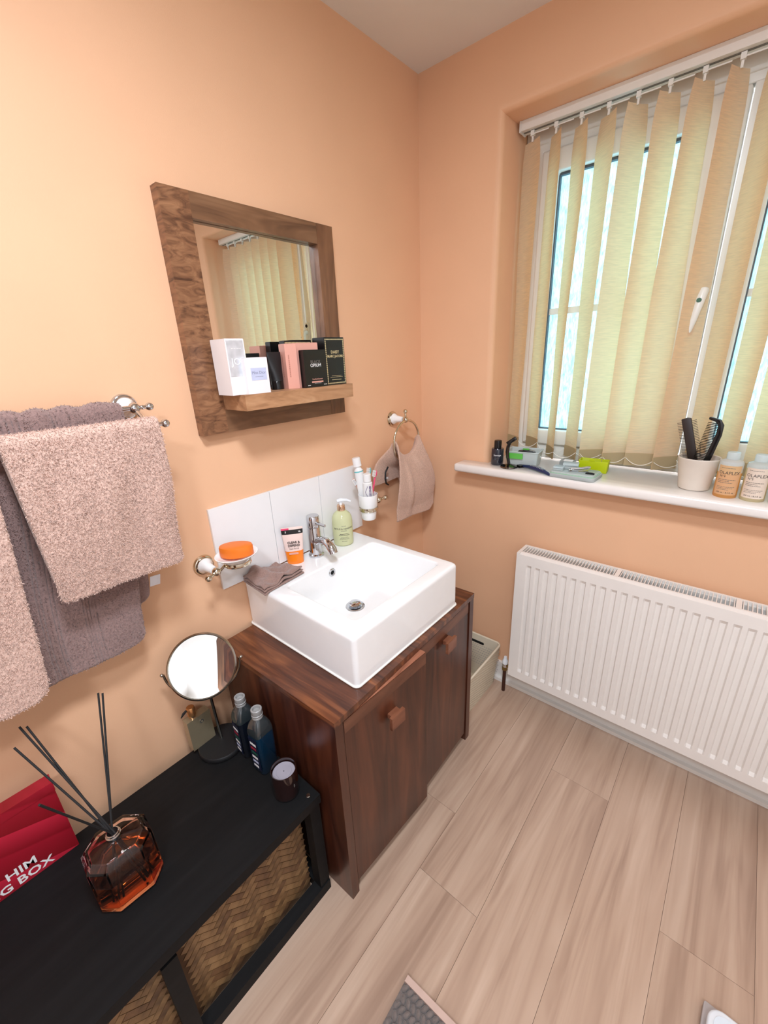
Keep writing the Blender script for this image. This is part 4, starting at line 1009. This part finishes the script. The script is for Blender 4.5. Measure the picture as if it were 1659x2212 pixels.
# red gift box
t = thing('gift_box', 'red patterned gift box with white lettering behind the diffuser', 'gift box', (0.048, -1.56, SHZ + 0.0003), math.radians(0))
box('carton', 0.0, 0.030, -0.34, 0.0, 0.0, 0.188, M['red_print'], t, bevel=0.001)
box('lid', -0.0012, 0.0312, -0.341, 0.0012, 0.1884, 0.212, M['red_print'], t, bevel=0.001)
lettering(t, 'HIM', 0.030, M['ink_white'], (0.0304, -0.072, 0.036), FR, UPV, align='RIGHT', bold=0.0006, narrow=1.05)
lettering(t, 'BOX', 0.030, M['ink_white'], (0.0304, -0.048, 0.008), FR, UPV, align='RIGHT', bold=0.0006, narrow=1.05)
lettering(t, 'L', 0.030, M['ink_white'], (0.0304, -0.147, 0.036), FR, UPV, align='RIGHT', bold=0.0006, narrow=1.05)
lettering(t, 'NG', 0.030, M['ink_white'], (0.0304, -0.122, 0.008), FR, UPV, align='RIGHT', bold=0.0006, narrow=1.05)

# ================================================================ RADIATOR
def radiator():
    t = thing('radiator', 'white ribbed panel radiator with top grille under the window', 'radiator', (0, 0, 0))
    x0, x1, z0, z1, yf, yb = 0.546, 1.556, 0.138, 0.738, -0.118, -0.030
    pitch = 0.0333; bm = bmesh.new()
    xs = [(x0, 0)]; n = int((x1 - x0 - 0.03) / pitch); s0 = x0 + (x1 - x0 - n * pitch) / 2
    for k in range(n):
        a = s0 + k * pitch
        xs += [(a + 0.0065, 0), (a + 0.0105, 1), (a + 0.0230, 1), (a + 0.0270, 0)]
    xs.append((x1, 0))
    zs = [(z0 + 0.004, 0), (z0 + 0.042, 0), (z0 + 0.054, 1), (z1 - 0.056, 1), (z1 - 0.044, 0), (z1 - 0.005, 0)]
    V = [[bm.verts.new((x, yf + 0.0065 * fx * fz, z)) for z, fz in zs] for x, fx in xs]
    for i in range(len(xs) - 1):
        for j in range(len(zs) - 1): bm.faces.new((V[i][j], V[i + 1][j], V[i + 1][j + 1], V[i][j + 1]))
    B = [[bm.verts.new((x, yf + 0.014, z)) for z in (z0, z1)] for x in (x0, x1)]
    bm.faces.new([B[0][0], B[0][1], B[1][1], B[1][0]])
    bm.faces.new([V[i][0] for i in range(len(xs))][::-1] + [B[0][0], B[1][0]][0:0] + [B[0][0], B[1][0]]) if False else None
    for (ia, ib) in ((0, 0), (-1, 1)):
        bm.faces.new([V[ia][j] for j in range(len(zs))] + [B[ib][1], B[ib][0]])
    bm.faces.new([V[i][0] for i in range(len(xs))] + [B[1][0], B[0][0]]); bm.faces.new([V[i][-1] for i in range(len(xs))] + [B[1][1], B[0][1]])
    bmesh.ops.recalc_face_normals(bm, faces=list(bm.faces))
    finish('front_panel', bm, M['radiator'], t, smooth=True, auto=math.radians(14))
    box('back_panel', x0 + 0.002, x1 - 0.002, yb - 0.012, yb, z0, z1 - 0.012, M['radiator'], t, bevel=0.003)
    for a, b in ((x0 - 0.0125, x0 - 0.0003), (x1 + 0.0003, x1 + 0.0125)):
        box('side_cover', a, b, yf + 0.001, yb, z0 + 0.004, z1, M['radiator'], t, bevel=0.003)
    box('grille_edge', x0, x1, yf + 0.0145, yf + 0.021, z1 - 0.008, z1, M['radiator'], t, bevel=0.002)
    box('grille_edge', x0, x1, yb - 0.008, yb, z1 - 0.0118, z1, M['radiator'], t, bevel=0.002)
    box('convector', x0 + 0.01, x1 - 0.01, yf + 0.030, yb - 0.030, z0 + 0.02, z1 - 0.05, M['steel'], t)
    bm = bmesh.new(); add_box(bm, -0.0012, 0.0012, yf + 0.0213, yb - 0.0083, z1 - 0.012, z1 - 0.0008)
    me = bpy.data.meshes.new('grille_bar'); bm.to_mesh(me); bm.free(); me.materials.append(M['radiator'])
    bm = bmesh.new(); add_box(bm, -0.007, 0.007, yf + 0.0213, yb - 0.0083, z1 - 0.012, z1 - 0.0005)
    me2 = bpy.data.meshes.new('grille_bridge'); bm.to_mesh(me2); bm.free(); me2.materials.append(M['radiator'])
    k = 0; x = x0 + 0.006
    while x < x1 - 0.004:
        br = abs(x - (x0 + 0.334)) < 0.0055 or abs(x - (x0 + 0.668)) < 0.0055
        o = bpy.data.objects.new('grille_bridge' if br else 'grille_bar', me2 if br else me); COL.objects.link(o); o.parent = t; o.location = (x, 0, 0)
        x += 0.0106
    # valve and pipe at the corner end
    vx, vy = 0.500, -0.072
    tube('pipe', [(vx, vy, 0.0), (vx, vy, 0.118)], 0.0078, M['copper'], t, 14)
    lathe('valve_nut', [(0, 0), (0.012, 0), (0.0135, 0.004), (0.0135, 0.014), (0.011, 0.018), (0, 0.018)], M['brass'], t, (vx, vy, 0.1183), seg=6)
    lathe('valve_body', [(0, 0.0182), (0.011, 0.0182), (0.012, 0.030), (0.010, 0.036), (0, 0.036)], M['chrome'], t, (vx, vy, 0.1183))
    lathe('valve_cap', [(0, 0.0362), (0.0125, 0.0362), (0.0128, 0.052), (0.008, 0.060), (0.0065, 0.072), (0, 0.074)], M['white_plastic'], t, (vx, vy, 0.1183))
    tube('tail_pipe', [(vx + 0.010, vy, 0.146), (x0 - 0.0128, vy, 0.146)], 0.0085, M['brass'], t, 14)
    for bx in (x0 + 0.15, x1 - 0.15):
        box('bracket', bx - 0.015, bx + 0.015, yb + 0.0005, -0.0155, 0.20, 0.70, M['radiator'], t)
radiator()

# ================================================================ STORAGE BASKET BEHIND THE CABINET
def storage_basket():
    t = thing('storage_basket', 'cream slatted plastic storage basket on floor behind the vanity', 'basket', (0.305, -0.195, 0.0004))
    hx, hy, h, tp = 0.155, 0.150, 0.222, 0.018
    def wall(name, a, b, n_out, cells):
        """ribbed wall from corner a to b (at the top), tapering inwards to the foot"""
        bm = bmesh.new(); nu, nv = cells; o_, i_ = [], []
        for i in range(nu + 1):
            ro, ri = [], []
            for j in range(nv + 1):
                u, v = i / nu, j / nv; k = 1 - tp / hx * (1 - v)
                p = (a + (b - a) * u) * k; L = (b - a).length
                w = 0.0022 * math.sin((u * L * 0.35 + v * h) * 2 * math.pi / 0.0145) * (1 if 0.04 < v < 0.93 else 0)
                q = Vector((p.x, p.y, h * v))
                ro.append(bm.verts.new(q + n_out * w)); ri.append(bm.verts.new(q - n_out * 0.004))
            o_.append(ro); i_.append(ri)
        for i in range(nu):
            for j in range(nv):
                bm.faces.new((o_[i][j], o_[i + 1][j], o_[i + 1][j + 1], o_[i][j + 1])); bm.faces.new((i_[i][j], i_[i][j + 1], i_[i + 1][j + 1], i_[i + 1][j]))
        bmesh.ops.recalc_face_normals(bm, faces=list(bm.faces))
        return finish(name, bm, M['basket'], t, smooth=True)
    A, B, C_, D = (Vector(p) for p in ((-hx, -hy, 0), (hx, -hy, 0), (hx, hy, 0), (-hx, hy, 0)))
    wall('side_wall', A, B, Vector((0, -1, 0)), (20, 90)); wall('side_wall', B, C_, Vector((1, 0, 0)), (24, 110)); wall('side_wall', D, A, Vector((-1, 0, 0)), (12, 60))
    ew = wall('end_wall', C_, D, Vector((0, 1, 0)), (12, 60))
    box('bottom', -hx + tp, hx - tp, -hy + tp, hy - tp, 0, 0.004, M['basket'], t)
    pts = [(u, v, h) for u, v in rrect(2 * hx + 0.004, 2 * hy + 0.004, 0.022)]
    tube('rim', pts, 0.0052, M['basket'], t, 10, True)
    # hand slot and perforations on the far end
    o = prism('hand_slot', rrect(0.095, 0.013, 0.006), 0, 0.0012, M['slot'], t, frame3((0.03, hy - 0.0062, 0.188), (1, 0, 0), (0, 0.02, 1)))
    bm = bmesh.new()
    for r in range(9):
        for c in range(26):
            x = -0.14 + c * 0.0115 + (0.0055 if r % 2 else 0); z = 0.075 + r * 0.0125
            if 0.178 < z < 0.20 and -0.03 < x < 0.09: continue
            yy = hy * (1 - tp / hx * (1 - z / h)) - 0.0056
            add_box(bm, x, x + 0.0055, yy - 0.0004, yy + 0.0006, z, z + 0.0022)
    o = finish('perforations', bm, M['sole_grey'], t); o['kind'] = 'stuff'
storage_basket()

# ================================================================ VERTICAL BLIND
bl = thing('vertical_blind', 'cream vertical slat blind hanging across the window recess', 'blind', (0, 0, 0))
box('headrail', 0.349, 1.622, 0.100, 0.142, 2.166, 2.1935, M['upvc'], bl, bevel=0.003)
box('track_slot', 0.352, 1.619, 0.117, 0.125, 2.1645, 2.1657, plain('track_grey', (118, 116, 108), 0.6), bl)
box('end_cap', 0.3435, 0.3487, 0.0985, 0.1435, 2.163, 2.1937, M['upvc'], bl, bevel=0.002)
ANG = [(-28, -38), (-46, -40), (-43, -54), (-40, -46), (56, 34), (54, 36), (57, 22), (60, 46), (-48, -50), (-46, -50), (-44, -46), (-42, -40), (-40, -42), (-44, -38), (-38, -42), (-40, -40)]
YB = 0.121; ends = []
for i, (a0, a1) in enumerate(ANG):
    hx = 0.383 + 0.0782 * i; zt, zb = 2.138, (1.102 if i < 2 else 1.078 - 0.003 * (i % 3))
    nu, nv = 6, 26; bm = bmesh.new(); G = []
    def sp_(u, v, off=0.0):
        th = math.radians(a0 + (a1 - a0) * sstep(0.0, 0.85, v)); w = 0.0445 * (2 * u - 1)
        if v < 0.06: w *= 0.80 + 0.2 * sstep(0, 0.06, v)
        cur = 0.0035 * math.cos(math.pi * (u - 0.5)) + 0.004 * noise.noise(Vector((i * 3.1, v * 2.5, 0))) + off
        return Vector((hx + w * math.cos(th) - cur * math.sin(th), YB + w * math.sin(th) + cur * math.cos(th), zt + (zb - zt) * v))
    for a in range(nu + 1): G.append([bm.verts.new(sp_(a / nu, b / nv)) for b in range(nv + 1)])
    for a in range(nu):
        for b in range(nv): bm.faces.new((G[a][b], G[a + 1][b], G[a + 1][b + 1], G[a][b + 1]))
    so = finish('slat', bm, M['slat'], bl, smooth=True)
    bm = bmesh.new(); H_ = []
    v0 = 1 - 0.042 / (zt - zb)
    for off in (0.0016, -0.0016):
        H_.append([[bm.verts.new(sp_(a / nu, v0 + (1.0015 - v0) * b / 3, off)) for b in range(4)] for a in range(nu + 1)])
    for q in H_:
        for a in range(nu):
            for b in range(3): bm.faces.new((q[a][b], q[a + 1][b], q[a + 1][b + 1], q[a][b + 1]))
    finish('weighted_hem', bm, M['slat_hem'], so, smooth=True)
    ends.append((sp_(0.02, 0.985), sp_(0.98, 0.985)))
    # carrier hook and spacer
    bm = bmesh.new(); add_box(bm, hx - 0.006, hx + 0.006, YB - 0.006, YB + 0.006, 2.150, 2.1643)
    c_ = finish('carrier', bm, M['upvc'], bl, bevel=0.001)
    box('hook', hx - 0.003, hx + 0.003, YB - 0.0015, YB + 0.0015, 2.134, 2.1497, M['upvc'], c_, bevel=0.0008)
    if i < len(ANG) - 1: box('spacer', hx + 0.0065, hx + 0.056, YB - 0.008, YB - 0.0065, 2.1515, 2.1545, M['upvc'], c_)
for e0, e1 in zip(ends[:-1], ends[1:]):
    for side in (0, 1):
        a, b = e0[side], e1[side]; n = 12; pts = []
        for k in range(n + 1):
            f_ = k / n; p = a.lerp(b, f_); p.z = max(p.z - 0.085 * f_ * (1 - f_) + 0.012, 1.0505); pts.append(tuple(p))
        tube('bead_chain', pts, 0.0011, M['bead'], bl, 5)

# ================================================================ THINGS ON THE WINDOW SILL
WZ = 1.0493
t = thing('cologne_bottle', 'small dark cologne bottle with black cap at the sill end', 'perfume bottle', (0.380, -0.012, WZ))
lathe('bottle', [(0, 0), (0.0225, 0), (0.0245, 0.003), (0.0245, 0.062), (0.0225, 0.066), (0.012, 0.067), (0, 0.067)], plain('smoked_glass', (34, 36, 48), 0.06, coat=0.6), t, seg=36)
lathe('cap', [(0, 0.0673), (0.0145, 0.0673), (0.0145, 0.092), (0.0135, 0.097), (0.010, 0.098), (0, 0.098)], M['gloss_black'], t, seg=32)
CD_ = Vector((0.43, -0.90, 0)); CR_ = Vector((0.90, 0.43, 0))
lettering(t, 'Sauvage', 0.0095, M['ink_white'], CD_ * 0.0248 + Vector((0, 0, 0.038)), CR_, UPV, wrap=0.0248)
lines(t, [(-0.005, 0.005, 0, 0.0013)], M['ink_grey'], CD_ * 0.0248 + Vector((0, 0, 0.030)), CR_, UPV, wrap=0.0248)

t = thing('safety_razor', 'black handled razor held upright in a round metal stand', 'razor', (0.442, -0.036, WZ))
dk = plain('dark_chrome', (120, 112, 104), 0.12, 1.0)
lathe('stand_base', [(0, 0), (0.031, 0), (0.033, 0.003), (0.032, 0.007), (0.022, 0.010), (0.010, 0.0135), (0, 0.0145)], dk, t, seg=40)
tube('handle', [(0, 0, 0.0148), (-0.006, 0.0, 0.036), (-0.010, 0, 0.060), (-0.008, 0, 0.082), (0.0, 0, 0.100)], [0.0055, 0.006, 0.007, 0.0065, 0.005], M['gloss_black'], t, 14)
box('razor_head', -0.020, 0.020, -0.004, 0.005, -0.008, 0.006, M['gloss_black'], t, bevel=0.002, mat4=Matrix.Translation((0.004, 0, 0.1055)) @ Matrix.Rotation(math.radians(-38), 4, 'Y') @ Matrix.Rotation(math.radians(15), 4, 'Z'))
tube('grip_strip', [(-0.0045, -0.0062, 0.040), (-0.0045, -0.0075, 0.060), (-0.003, -0.0068, 0.080)], 0.0022, dk, t, 8)

t = thing('plastic_food_tub', 'clear plastic tub with a bright green clip on the sill', 'tub', (0.472, 0.034, WZ), math.radians(8))
def open_tub(parent, w, d, h, th, mat, name='tub'):
    bm = bmesh.new(); L = []
    for (a, b, z) in ((w - 0.012, d - 0.012, 0), (w, d, h), (w - 2 * th, d - 2 * th, h), (w - 0.012 - 2 * th, d - 0.012 - 2 * th, th)):
        L.append([bm.verts.new((u, v, z)) for u, v in rrect(a, b, 0.008)])
    for a, b in zip(L[:-1], L[1:]):
        for k in range(len(a)): bm.faces.new((a[k], a[(k + 1) % len(a)], b[(k + 1) % len(a)], b[k]))
    bm.faces.new(L[0][::-1]); bm.faces.new(L[-1]); bmesh.ops.recalc_face_normals(bm, faces=list(bm.faces))
    return finish(name, bm, mat, parent, smooth=True)
open_tub(t, 0.124, 0.088, 0.058, 0.002, M['clear_plastic'])
box('green_clip', -0.058, 0.006, -0.0490, -0.0442, 0.032, 0.053, M['green_clip'], t, bevel=0.002)
tube('rim', [(u, v, 0.0585) for u, v in rrect(0.126, 0.090, 0.009)], 0.002, M['frost_cap'], t, 8, True)
t = thing('beard_comb_guard', 'black and green clipper guard lying in the clear tub', 'clipper guard', (0.480, 0.034, WZ + 0.0475), math.radians(18))
prism('shell', [(-0.036, 0), (-0.030, 0.008), (-0.010, 0.013), (0.014, 0.012), (0.032, 0.006), (0.036, 0)], -0.014, 0.014, M['gloss_black'], t, frame3((0, 0, 0), (1, 0, 0), (0, 0, 1)), bevel=0.002)
box('green_pad', -0.014, 0.010, -0.006, 0.006, 0.0138, 0.0175, M['green_clip'], t, bevel=0.001)
prism('silver_strip', [(0.012, 0.0135), (0.030, 0.0085), (0.029, 0.0075), (0.011, 0.0125)], -0.010, 0.010, M['silver_grey'], t, frame3((0, 0, 0.0005), (1, 0, 0), (0, 0, 1)))

t = thing('disposable_razor', 'navy and black ridged razor handle lying on the sill', 'razor', (0.556, -0.046, WZ), math.radians(-28))
tube('handle', [(-0.075, 0, 0.007), (-0.04, 0, 0.0105), (0.0, 0, 0.012), (0.04, 0, 0.010), (0.070, 0, 0.0055)], [0.0045, 0.0075, 0.009, 0.0075, 0.005], M['navy'], t, 14)
bm = bmesh.new()
for k in range(9): add_box(bm, -0.030 + 0.008 * k, -0.026 + 0.008 * k, -0.0055, 0.0055, 0.0185 - 0.00016 * (k - 3) ** 2, 0.0215 - 0.00016 * (k - 3) ** 2)
o = finish('grip_ridges', bm, M['silver_grey'], t); o['kind'] = 'stuff'
box('razor_head', -0.092, -0.073, -0.018, 0.018, 0.0002, 0.010, M['gloss_black'], t, bevel=0.002)

t = thing('storage_box_lid', 'flat clear plastic container with a green seal on the sill', 'container', (0.689, -0.032, WZ), math.radians(-2))
prism('tray', rrect(0.158, 0.104, 0.014), 0, 0.013, M['clear_plastic'], t, bevel=0.002)
prism('seal', rrect(0.150, 0.096, 0.012), 0.0132, 0.0150, plain('pale_green_seal', (176, 214, 184), 0.4), t)
prism('lid_plate', rrect(0.146, 0.092, 0.012), 0.0152, 0.0195, M['clear_plastic'], t, bevel=0.001)
TZ = WZ + 0.0198
for (x, y, rz, w, d, h, lab) in ((0.664, -0.005, 12, 0.052, 0.036, 0.020, 'small clear plastic box of blades, larger one on container'), (0.634, -0.040, 6, 0.034, 0.040, 0.012, 'flat clear plastic blade case at the container edge')):
    t = thing('blade_case', lab, 'case', (x, y, TZ), math.radians(rz))
    prism('case', rrect(w, d, 0.003), 0, h * 0.45, M['clear_plastic'], t, bevel=0.001)
    prism('inner_card', rrect(w - 0.006, d - 0.006, 0.002), h * 0.45 + 0.0002, h * 0.6, M['silver_grey'], t)
    prism('cover', rrect(w, d, 0.003), h * 0.6 + 0.0004, h, M['frost_cap'], t, bevel=0.001)
t = thing('nail_clippers', 'chrome nail clippers lying across the plastic container', 'nail clippers', (0.703, -0.040, TZ + 0.0002), math.radians(24))
box('lower_blade', -0.034, 0.030, -0.006, 0.006, 0.0, 0.0022, M['chrome'], t, bevel=0.0007)
box('upper_blade', -0.034, 0.030, -0.006, 0.006, 0, 0.0020, M['chrome'], t, bevel=0.0007, mat4=Matrix.Translation((0, 0, 0.0052)) @ Matrix.Rotation(0.07, 4, 'Y'))
tube('lever', [(-0.028, 0, 0.0105), (0.0, 0, 0.0115), (0.030, 0, 0.0160), (0.036, 0, 0.0165)], [0.003, 0.0042, 0.0048, 0.003], M['chrome'], t, 10)
lathe('pin', [(0, 0.0023), (0.003, 0.0023), (0.003, 0.0125), (0, 0.013)], M['steel'], t, (-0.026, 0, 0))
t = thing('hair_clip', 'tiny black hair claw clip on the plastic container', 'hair clip', (0.743, -0.052, TZ), math.radians(8))
prism('spine', [(-0.014, 0), (-0.014, 0.004), (-0.006, 0.0055), (0.006, 0.0055), (0.014, 0.004), (0.014, 0)], -0.003, 0.003, M['black'], t, frame3((0, 0, 0), (1, 0, 0), (0, 0, 1)))
bm = bmesh.new()
for k in range(6): add_box(bm, -0.013 + 0.0048 * k, -0.0112 + 0.0048 * k, -0.0065, -0.0032, 0, 0.0035)
finish('claw', bm, M['black'], t)
t = thing('travel_shaver', 'silver grey pocket shaver box leaning behind the yellow box', 'shaver', (0.632, 0.062, WZ), math.radians(8))
box('body', -0.026, 0.026, -0.022, 0.022, 0, 0.030, M['silver_grey'], t, bevel=0.003)
box('white_panel', -0.014, 0.018, -0.014, 0.014, 0.0301, 0.0312, M['ink_white'], t)
box('switch', 0.005, 0.018, -0.0245, -0.0222, 0.006, 0.016, M['gloss_black'], t, bevel=0.001)
t = thing('yellow_box', 'lime yellow open plastic box on the window sill', 'box', (0.722, 0.070, WZ), math.radians(5))
bm = bmesh.new(); L = []
for (w, d, z) in ((0.094, 0.046, 0), (0.098, 0.050, 0.042), (0.091, 0.043, 0.042), (0.089, 0.041, 0.004)):
    L.append([bm.verts.new((u, v, z)) for u, v in rrect(w, d, 0.003, 2)])
for a, b in zip(L[:-1], L[1:]):
    for k in range(len(a)): bm.faces.new((a[k], a[(k + 1) % len(a)], b[(k + 1) % len(a)], b[k]))
bm.faces.new(L[0][::-1]); bm.faces.new(L[-1]); bmesh.ops.recalc_face_normals(bm, faces=list(bm.faces))
finish('tray', bm, M['yellow'], t, bevel=0.0006)
prism('finger_tab', [(0.010 * math.cos(a), 0.008 * math.sin(a)) for a in [math.pi * k / 10 for k in range(11)]], 0, 0.003, M['yellow'], t, frame3((-0.004, -0.0235, 0.0422), (1, 0, 0), (0, 0, 1)))

PX, PY = 1.030, 0.020
t = thing('plant_pot', 'cream glazed pot on the sill holding combs', 'pot', (PX, PY, WZ))
lathe('pot', [(0, 0), (0.037, 0), (0.0405, 0.003), (0.0545, 0.094), (0.0555, 0.098), (0.0545, 0.1005), (0.0515, 0.099), (0.0380, 0.010), (0, 0.008)], M['pot'], t, seg=48)
# comb
def comb():
    t = leaned('hair_comb', 'black plastic comb with curved spine standing in the pot', 'comb', (PX - 0.006, PY - 0.012, WZ + 0.0095), (PX + 0.026, PY - 0.006, WZ + 0.2185))
    L = 0.210
    prism('spine', [(0.002, 0), (0.014, 0), (0.0215, 0.10), (0.0225, 0.165), (0.018, 0.195), (0.006, 0.209), (-0.020, 0.212), (-0.024, 0.2095), (-0.023, 0.204), (-0.004, 0.2), (0.004, 0.190), (0.007, 0.17), (0.005, 0.10)], -0.0028, 0.0028, M['gloss_black'], t, frame3((0, 0, 0), (1, 0, 0), (0, 0, 1)), bevel=0.0010)
    bm = bmesh.new()
    for k in range(27):
        z = 0.072 + 0.0047 * k; add_box(bm, -0.022, 0.0075, -0.0013, 0.0013, z, z + 0.0019)
    o = finish('teeth', bm, M['gloss_black'], t); o['kind'] = 'stuff'
comb()
def brush():
    t = leaned('hair_brush', 'dark brown styling brush with bristles on both sides in pot', 'brush', (PX + 0.008, PY + 0.008, WZ + 0.0095), (PX - 0.056, PY + 0.004, WZ + 0.2185))
    prism('body', [(-0.007, 0), (0.007, 0), (0.012, 0.07), (0.0125, 0.21), (0.004, 0.2135), (-0.0125, 0.212), (-0.012, 0.07)], -0.005, 0.005, plain('dark_brown_plastic', (42, 32, 28), 0.4), t, frame3((0, 0, 0), (1, 0, 0), (0, 0, 1)), bevel=0.0015)
    bm = bmesh.new()
    for k in range(24):
        z = 0.088 + 0.0049 * k
        for s_ in (1, -1): add_tube(bm, [(s_ * 0.0122, 0, z), (s_ * 0.0245, 0, z + 0.002)], 0.0008, 5)
    o = finish('bristles', bm, M['black'], t); o['kind'] = 'stuff'
brush()
def bottle_row(x, y, n, mat, lmat, label):
    t = thing('shampoo_bottle', label, 'bottle', (x, y, WZ))
    full = {'4': 0.074, '5': 0.092}.get(n, 0.09)
    lathe('liquid', [(0, 0), (0.0265, 0), (0.0283, 0.003), (0.0283, full)], mat, t, seg=36)
    lathe('upper_body', [(0.0283, full + 0.0002), (0.0283, 0.100), (0.0265, 0.106), (0.018, 0.110), (0.0135, 0.112), (0, 0.112)], M['frost_cap'], t, seg=36)
    lathe('cap', [(0, 0.1122), (0.0155, 0.1122), (0.0155, 0.129), (0.0145, 0.131), (0, 0.131)], M['frost_cap'], t, seg=30)
    bm = bmesh.new(); r = 0.0286; V = []
    for k in range(17):
        a = -1.05 + 2.1 * k / 16; V.append([bm.verts.new((r * math.sin(a), -r * math.cos(a), z)) for z in (0.010, 0.096)])
    for a, b in zip(V[:-1], V[1:]): bm.faces.new((a[0], b[0], b[1], a[1]))
    finish('paper_label', bm, lmat, t, smooth=True)
    O = lambda z: Vector((0, -0.0288, z)); K = dict(wrap=0.0288)
    lettering(t, 'OLAPLEX', 0.0125, M['ink'], O(0.071), (1, 0, 0), UPV, **K)
    lettering(t, 'Nº' + n, 0.0088, M['ink'], O(0.0625) + Vector((0, 0, 0)), (1, 0, 0), UPV, align='LEFT', **K) if False else None
    lettering(t, 'N°' + n + '            ', 0.0085, M['ink'], O(0.0625), (1, 0, 0), UPV, **K)
    lines(t, [(-0.024, 0.018, 0.0, 0.0014), (-0.024, 0.004, -0.0045, 0.0014), (-0.024, 0.012, -0.009, 0.0014), (-0.024, 0.020, -0.021, 0.001), (-0.024, 0.016, -0.025, 0.001), (-0.024, 0.006, -0.029, 0.001), (-0.022, 0.012, 0.034, 0.0011)], M['ink_grey'], O(0.0545), (1, 0, 0), UPV, wrap=0.0288)
    lettering(t, '250 mL / 8.5 fl. oz.', 0.0058, M['ink'], O(0.0150), (1, 0, 0), UPV, **K)
bottle_row(1.110, -0.022, '4', M['amber'], M['label_amber'], 'amber shampoo bottle with clear cap beside the comb pot')
bottle_row(1.172, -0.022, '5', M['cream_liquid'], M['label_cream'], 'cream conditioner bottle with clear cap, between two similar bottles')
bottle_row(1.236, -0.024, '3', M['cream_liquid'], M['label_cream'], 'third hair treatment bottle in the row beside the pot')

# ================================================================ ON THE FLOOR
bmx = thing('bath_mat', 'grey chunky knit bath mat with a pale border on the floor', 'mat', (0.738, -1.122, 0.0003), math.radians(2))
box('backing', 0, 0.50, -0.80, 0, 0, 0.006, M['mat_grey'], bmx, bevel=0.002)
box('border', 0.002, 0.50, -0.014, 0.0, 0.0062, 0.017, M['hem_pink'], bmx, bevel=0.005)
bm = bmesh.new()
for i in range(34):
    for j in range(44):
        x = 0.009 + 0.0145 * i + (0.007 if j % 2 else 0); y = -0.022 - 0.0175 * j
        if x > 0.49: continue
        m4 = Matrix.Translation((x, y, 0.0062)) @ Matrix.Rotation(0.6 if j % 2 else -0.6, 4, 'Z')
        add_v = []
        for k in range(4):
            zr = (0.0, 0.006, 0.0105, 0.012)[k]; rr_ = (1.0, 0.95, 0.6, 0.0)[k]
            if rr_: add_v.append([bm.verts.new(m4 @ Vector((0.0062 * rr_ * math.cos(a), 0.0105 * rr_ * math.sin(a), zr))) for a in [math.pi / 4 * q for q in range(8)]])
        for a, b in zip(add_v[:-1], add_v[1:]):
            for q in range(8): bm.faces.new((a[q], a[(q + 1) % 8], b[(q + 1) % 8], b[q]))
        bm.faces.new(add_v[-1])
o = finish('knit_loops', bm, M['mat_grey'], bmx, smooth=True, auto=math.radians(100)); o['kind'] = 'stuff'

t = thing('bathroom_scale', 'white bathroom scale with rounded corners lying on the floor', 'scale', (1.452, -0.866, 0.0003), math.radians(-3))
prism('base', rrect(0.300, 0.290, 0.004, 2), 0, 0.022, M['sole_grey'], t, bevel=0.001)
prism('platform', rrect(0.285, 0.275, 0.030, 8), 0.0223, 0.045, M['white_plastic'], t, bevel=0.005)
prism('glass_top', rrect(0.262, 0.252, 0.022, 8), 0.0452, 0.0470, M['scale_top'], t)
